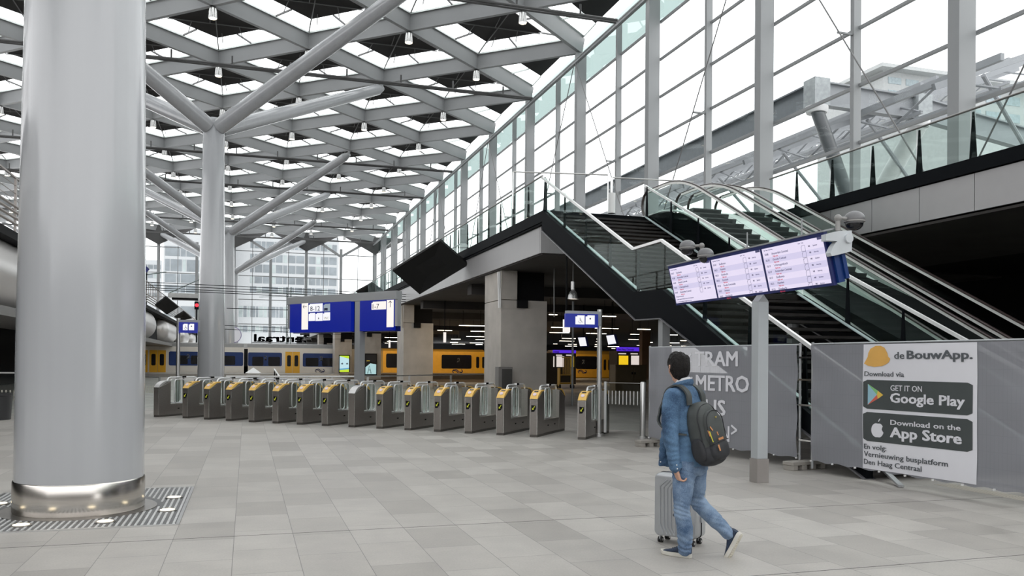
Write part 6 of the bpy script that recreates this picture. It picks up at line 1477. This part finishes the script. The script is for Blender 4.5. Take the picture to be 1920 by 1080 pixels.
# ---- shoes
def shoe(heel, toe, up, side_hint):
    f = (toe - heel).normalized(); up = (Vector(up) - f * Vector(up).dot(f)).normalized(); s = f.cross(up); L = 0.285
    r = empty('shoe'); r.parent = man; adopt(r)
    T = lambda x, y, z: heel + f * (x * L) + s * y + up * z
    W = [(0.0, 0.020), (0.04, 0.030), (0.15, 0.036), (0.35, 0.035), (0.55, 0.040), (0.72, 0.047), (0.87, 0.041), (0.96, 0.026), (1.0, 0.010)]
    sole = M()
    def ring(z, g): return [T(x, w * g, z(x)) for x, w in W] + [T(x, -w * g, z(x)) for x, w in W[::-1]]
    top = lambda x: 0.034 + 0.010 * max(0, x - 0.8) * 4; bot = lambda x: 0.0 + 0.045 * max(0, x - 0.78) ** 1.5 * 3
    a, b = ring(bot, 0.93), ring(top, 1.02); n = len(a); sole.add(a + b, [tuple(range(n - 1, -1, -1)), tuple(range(n, 2 * n))] + [(i, (i + 1) % n, n + (i + 1) % n, n + i) for i in range(n)])
    o = sole.build('sole', mat('off white sole', (0.60, 0.58, 0.52), 0.6), r, bevel=0.004)
    tr = M(); rr = random.Random(4)
    for x, w in [(0.06 + 0.075 * i, None) for i in range(12)]:
        ww = np.interp(x, [q[0] for q in W], [q[1] for q in W]) * 0.8
        for k in (-1, 0, 1): tr.obox(T(x, k * ww * 0.62, bot(x) - 0.002), f * (L * 0.027), s * (ww * 0.26), up * 0.004)
    tr.build('tread_pattern', mat('cream sole lug', (0.68, 0.64, 0.55), 0.6), r, smooth=False)['kind'] = 'stuff'
    u = M(); H = [(0.02, 0.095, 0.026), (0.12, 0.105, 0.034), (0.25, 0.100, 0.036), (0.40, 0.088, 0.035), (0.55, 0.068, 0.038), (0.72, 0.052, 0.043), (0.87, 0.042, 0.037), (0.97, 0.030, 0.018)]
    N = 16; vs = []
    for x, h, w in H:
        for i in range(N): t = 2 * math.pi * i / N; ct, st = math.cos(t), math.sin(t); vs.append(T(x, w * ct * (abs(ct) ** -0.2 if abs(ct) > .01 else 1), 0.028 + (h - 0.028) * 0.5 * (1 + st)))
    u.add(vs, [(k * N + i, k * N + (i + 1) % N, (k + 1) * N + (i + 1) % N, (k + 1) * N + i) for k in range(len(H) - 1) for i in range(N)] + [tuple(range(N - 1, -1, -1)), tuple(range((len(H) - 1) * N, len(H) * N))])
    u.build('upper', mat('navy knit upper', (0.022, 0.035, 0.065), 0.75, var=0.2, scale=80), r)
    l = M()
    for x in (0.42, 0.48, 0.54, 0.60): h = np.interp(x, [q[0] for q in H], [q[1] for q in H]); l.path([T(x, -0.018, h - 0.004), T(x + 0.01, 0, h + 0.002), T(x, 0.018, h - 0.004)], 0.0028, n=5)
    l.build('laces', mat('dark lace', (0.03, 0.04, 0.06), 0.8), r)
    M().path([T(0.10, 0.030, 0.104), T(0.02, 0, 0.108), T(0.10, -0.030, 0.104), T(0.28, -0.030, 0.108), T(0.36, 0, 0.106), T(0.28, 0.030, 0.108)], 0.006, n=6, closed=True).build('collar', mat('navy knit upper', (0.022, 0.035, 0.065), 0.75), r)
    return r
hl = Zp(1296, 1047, 0); tl = Zp(1237, 1037, 0); shoe(hl, hl + (tl - hl).normalized() * 0.285, UPV, SD)
hr_ = Q(1391, 1001, 0.0); tr_ = Q(1366, 1050, 0.07); shoe(hr_, hr_ + (tr_ - hr_).normalized() * 0.285, RA * -0.75 + AW * 0.60 + UPV * 0.15, SD)
# ---- backpack
bp = empty('backpack', Q(1330, 868, -0.20)); tag(bp, 'dark grey green backpack with orange zip pulls on the walking person', 'backpack')
binv = Vector(bp.location)
def bad(o): o.parent = bp; o.matrix_parent_inverse = Matrix.Translation(-binv); return o
BU_ = (UPV - RA * 0.20 + HD * 0.06).normalized(); BK = (HD * -1); BK = (BK - BU_ * BK.dot(BU_)).normalized(); BS_ = BU_.cross(BK).normalized()
BC = Q(1322, 812, -0.14)
def B(x, y, z): return BC + BS_ * x + BK * y + BU_ * z      # x to the person's right/left, y outwards, z up
def pod(name, cx, cy, cz, w, d, h, m, e1=3.2, e2=2.6, seams=0.0, parent=None):
    mb = M(); n = 32; rings = []; K = 22
    for k in range(K + 1):
        p = -math.pi / 2 + math.pi * k / K; s = math.copysign(abs(math.sin(p)) ** (2 / e2), math.sin(p)); c_ = max(0.02, abs(math.cos(p)) ** (2 / e2))
        rings.append((B(cx, cy, cz + s * h), BS_ * (w * c_), BK * (d * c_)))
    lofted(mb, rings, n=n, sq=e1); o = mb.build(name, m, None)
    for v in o.data.vertices: v.co = v.co + v.normal * (0.004 * noise.noise(v.co * 12) + 0.002 * noise.noise(v.co * 30))
    return bad(o)
BPG = mat('dark grey green pack cloth', (0.050, 0.056, 0.054), 0.7, var=0.12, scale=9, bump=0.2, bscale=300); BPK = mat('black pack cloth', (0.018, 0.019, 0.022), 0.7, var=0.15, scale=9); ORG = mat('tan orange leather', (0.50, 0.22, 0.09), 0.6)
pod('main_compartment', 0, 0.0, 0.0, 0.150, 0.095, 0.262, BPG); pod('base_compartment', 0, 0.012, -0.165, 0.152, 0.095, 0.105, BPK)
pod('front_pocket', 0, 0.085, 0.015, 0.118, 0.045, 0.165, BPG); pod('lower_pocket', 0, 0.092, -0.150, 0.120, 0.048, 0.080, BPK)
pod('side_pocket', 0.145, 0.0, -0.12, 0.03, 0.06, 0.10, BPK); pod('side_pocket', -0.145, 0.0, -0.12, 0.03, 0.06, 0.10, BPK)
def zipper(pts, w=0.0035, m=BPK): return bad(M().path(pts, w, n=6).build('zip', m))
arc = lambda w, h, cy, cz, a0=0, a1=180, n=20: [B(w * math.cos(math.radians(a0 + (a1 - a0) * i / n)), cy, cz + h * math.sin(math.radians(a0 + (a1 - a0) * i / n))) for i in range(n + 1)]
zipper([B(0.125, 0.105, -0.09)] + arc(0.120, 0.10, 0.115, 0.075) + [B(-0.125, 0.105, -0.09)], 0.004); zipper([B(0.152, 0.055, -0.05)] + arc(0.148, 0.13, 0.055, 0.105) + [B(-0.152, 0.055, -0.05)], 0.005)
zipper([B(0.115, 0.128, -0.085), B(0, 0.142, -0.075), B(-0.115, 0.128, -0.085)], 0.004)
def pull(p, q, w=0.006, m=ORG): bad(M().beam(p, q, w * 2, 0.004, up=BK).build('zip_pull', m, smooth=False))
pull(B(-0.122, 0.112, 0.03), B(-0.118, 0.118, -0.02)); pull(B(-0.10, 0.125, 0.055), B(-0.085, 0.132, 0.02)); pull(B(-0.075, 0.146, -0.10), B(-0.075, 0.150, -0.15), 0.008); pull(B(-0.03, 0.131, 0.0), B(-0.025, 0.134, -0.03))
bad(M().obox(B(0.0, 0.134, -0.062), BS_ * 0.035, BK * 0.003, BU_ * 0.009).build('name_patch', ORG, smooth=False)); bad(M().obox(B(0.01, 0.128, 0.115), BS_ * 0.010, BK * 0.003, BU_ * 0.007).build('emblem', mat('brass emblem', (0.5, 0.4, 0.15), 0.4, metal=0.6), smooth=False))
bad(M().path([B(-0.112, 0.118, 0.02), B(-0.114, 0.124, -0.03), B(-0.108, 0.126, -0.07)], 0.0035, n=6).build('yellow_piping', mat('yellow piping', (0.65, 0.62, 0.04), 0.5)))
bad(M().path([B(-0.03, -0.06, 0.245), B(-0.035, -0.07, 0.285), B(-0.005, -0.075, 0.305), B(0.03, -0.07, 0.285), B(0.03, -0.06, 0.245)], 0, prof=[(-0.012, -0.003), (-0.012, 0.003), (0.012, 0.003), (0.012, -0.003)]).build('grab_loop', ORG))
for e, sh, el in ((-1, SHL, ELL), (1, SHR, ELR)):
    inn = NB + SD * (e * 0.105)
    P = [inn + UPV * -0.16 - HD * 0.135, inn - UPV * 0.075 - HD * 0.125, inn - UPV * 0.020 - HD * 0.075, inn + UPV * 0.000 - HD * 0.01, inn - UPV * 0.045 + HD * 0.075, inn - UPV * 0.15 + HD * 0.112, inn + SD * e * 0.07 - UPV * 0.30 + HD * 0.12, inn + SD * e * 0.10 - UPV * 0.38 - HD * 0.02, inn + SD * e * 0.05 - UPV * 0.40 - HD * 0.14]
    pts = []
    for i in range(len(P) - 1):
        p0, p1, p2, p3 = P[max(i - 1, 0)], P[i], P[i + 1], P[min(i + 2, len(P) - 1)]
        for k in range(5): t = k / 5; pts.append(0.5 * ((2 * p1) + (p2 - p0) * t + (2 * p0 - 5 * p1 + 4 * p2 - p3) * t * t + (3 * p1 - p0 - 3 * p2 + p3) * t ** 3))
    pts.append(P[-1]); vs = M(); W2, T2 = 0.032, 0.007
    vsl = []
    for i, p in enumerate(pts):
        tg = (pts[min(i + 1, len(pts) - 1)] - pts[max(i - 1, 0)]).normalized(); sd = (SD - tg * SD.dot(tg)).normalized(); nn = tg.cross(sd); w = W2 if i < 28 else 0.014
        for a, b in ((-1, -1), (1, -1), (1, 1), (-1, 1)): vsl.append(p + sd * a * w + nn * b * T2)
    n = len(pts); vs.add(vsl, [(k * 4 + i, k * 4 + (i + 1) % 4, (k + 1) * 4 + (i + 1) % 4, (k + 1) * 4 + i) for k in range(n - 1) for i in range(4)] + [(3, 2, 1, 0), (4 * n - 4, 4 * n - 3, 4 * n - 2, 4 * n - 1)])
    bad(vs.build('shoulder_strap', BPG))
# ---- suitcase
wA, wB = Zp(1237, 1016, 0), Zp(1300, 1025, 0); ex = (wB - wA).normalized(); ey = Vector((-ex.y, ex.x, 0))
sc_o = (wA + wB) / 2; ang = math.atan2(ex.y, ex.x)
su = empty('suitcase', sc_o + ey * 0.075, ang); tag(su, 'silver ribbed hard shell suitcase rolling in front of the walking person', 'suitcase')
SIL = mat('silver grey shell', (0.42, 0.435, 0.45), 0.28, metal=0.45, var=0.03)
W2, D2, Zb, Zt = 0.205, 0.115, 0.065, 0.635
mb = M(); P = rrect(-W2, Zb, W2, Zt, 0.045, 6)
for sgn in (-1, 1):
    rings = []
    for g, yy in ((1.0, 0.004), (1.0, D2 - 0.045), (0.985, D2 - 0.018), (0.94, D2 - 0.003), (0.90, D2)):
        rings.append([((x * (1 - (1 - g) * 0.55 if abs(x) > 0 else 1)), sgn * yy, Zb + (Zt - Zb) / 2 + (z - (Zb + Zt) / 2) * (1 - (1 - g) * 0.4)) for x, z in P])
    n = len(P); o = len(mb.v)
    for rg_ in rings: mb.v += rg_
    for k in range(len(rings) - 1):
        for i in range(n): q = (o + k * n + i, o + k * n + (i + 1) % n, o + (k + 1) * n + (i + 1) % n, o + (k + 1) * n + i); mb.f.append(q if sgn > 0 else q[::-1]); mb.m.append(0)
    mb.f.append(tuple(o + (len(rings) - 1) * n + i for i in (range(n) if sgn < 0 else range(n - 1, -1, -1)))[::-1]); mb.m.append(0)
mb.build('shell', SIL, su)
for sgn in (-1, 1):
    y = sgn * (D2 + 0.001)
    for i in range(-4, 5):
        x = i * 0.036; k = abs(i)
        top = [(x, y, 0.13 + 0.012 * k), (x, y, Zt - 0.15 + 0.008 * k), (x + math.copysign(0.05 + 0.005 * k, -x if i else 1) * (1 if i else 0), y, Zt - 0.055)]
        M().path([(x - 0.035 * (1 if i > 0 else -1 if i < 0 else 0), y, 0.085)] + top, 0.0062, n=6).build('rib', SIL, su)
M().path([(x * 1.003, 0, z) for x, z in P], 0.006, n=6, closed=True).build('zip_band', DARKM, su)
M().tube((0, -D2 - 0.004, 0.27), (0, -D2 - 0.009, 0.27), 0.014, n=14).build('badge', mat('dark badge', (0.05, 0.05, 0.06), 0.3, metal=0.5), su)
for z in (0.24, 0.46): M().box((W2 - 0.004, -0.022, z - 0.03), (W2 + 0.014, 0.022, z + 0.03)).build('latch', SIL, su, bevel=0.004)
hm = M(); hx = -0.045
for e in (-0.0, 0.10): hm.tube((hx + e, 0.02, Zt - 0.02), (hx + e, 0.02, 0.98), 0.0085, n=10)
hm.build('telescopic_rod', CHROME, su); M().box((hx - 0.02, 0.0, Zt - 0.002), (hx + 0.12, 0.04, Zt + 0.012)).build('handle_socket', SIL, su, bevel=0.003)
M().path([(hx - 0.012, 0.02, 0.975), (hx - 0.008, 0.02, 0.998), (hx + 0.05, 0.02, 1.002), (hx + 0.108, 0.02, 0.998), (hx + 0.112, 0.02, 0.975)], 0.012, n=10).build('handle', DARKM, su)
M().path([(-0.05, -0.03, Zt), (-0.045, -0.035, Zt + 0.022), (0.03, -0.035, Zt + 0.022), (0.035, -0.03, Zt)], 0.008, n=8).build('carry_handle', SIL, su)
for x in (-0.155, 0.155):
    for y in (-0.075, 0.075):
        wq = M()
        for e in (-0.012, 0.012): wq.tube((x + e - 0.007, y, 0.026), (x + e + 0.007, y, 0.026), 0.026, n=16)
        c = wq.build('wheel', mat('black rubber', (0.015, 0.015, 0.015), 0.5), su); M().tube((x - 0.022, y, 0.026), (x + 0.022, y, 0.026), 0.012, n=10).build('hub', CHROME, c); M().box((x - 0.006, y - 0.018, 0.03), (x + 0.006, y + 0.018, 0.07)).build('fork', SIL, c, smooth=False)
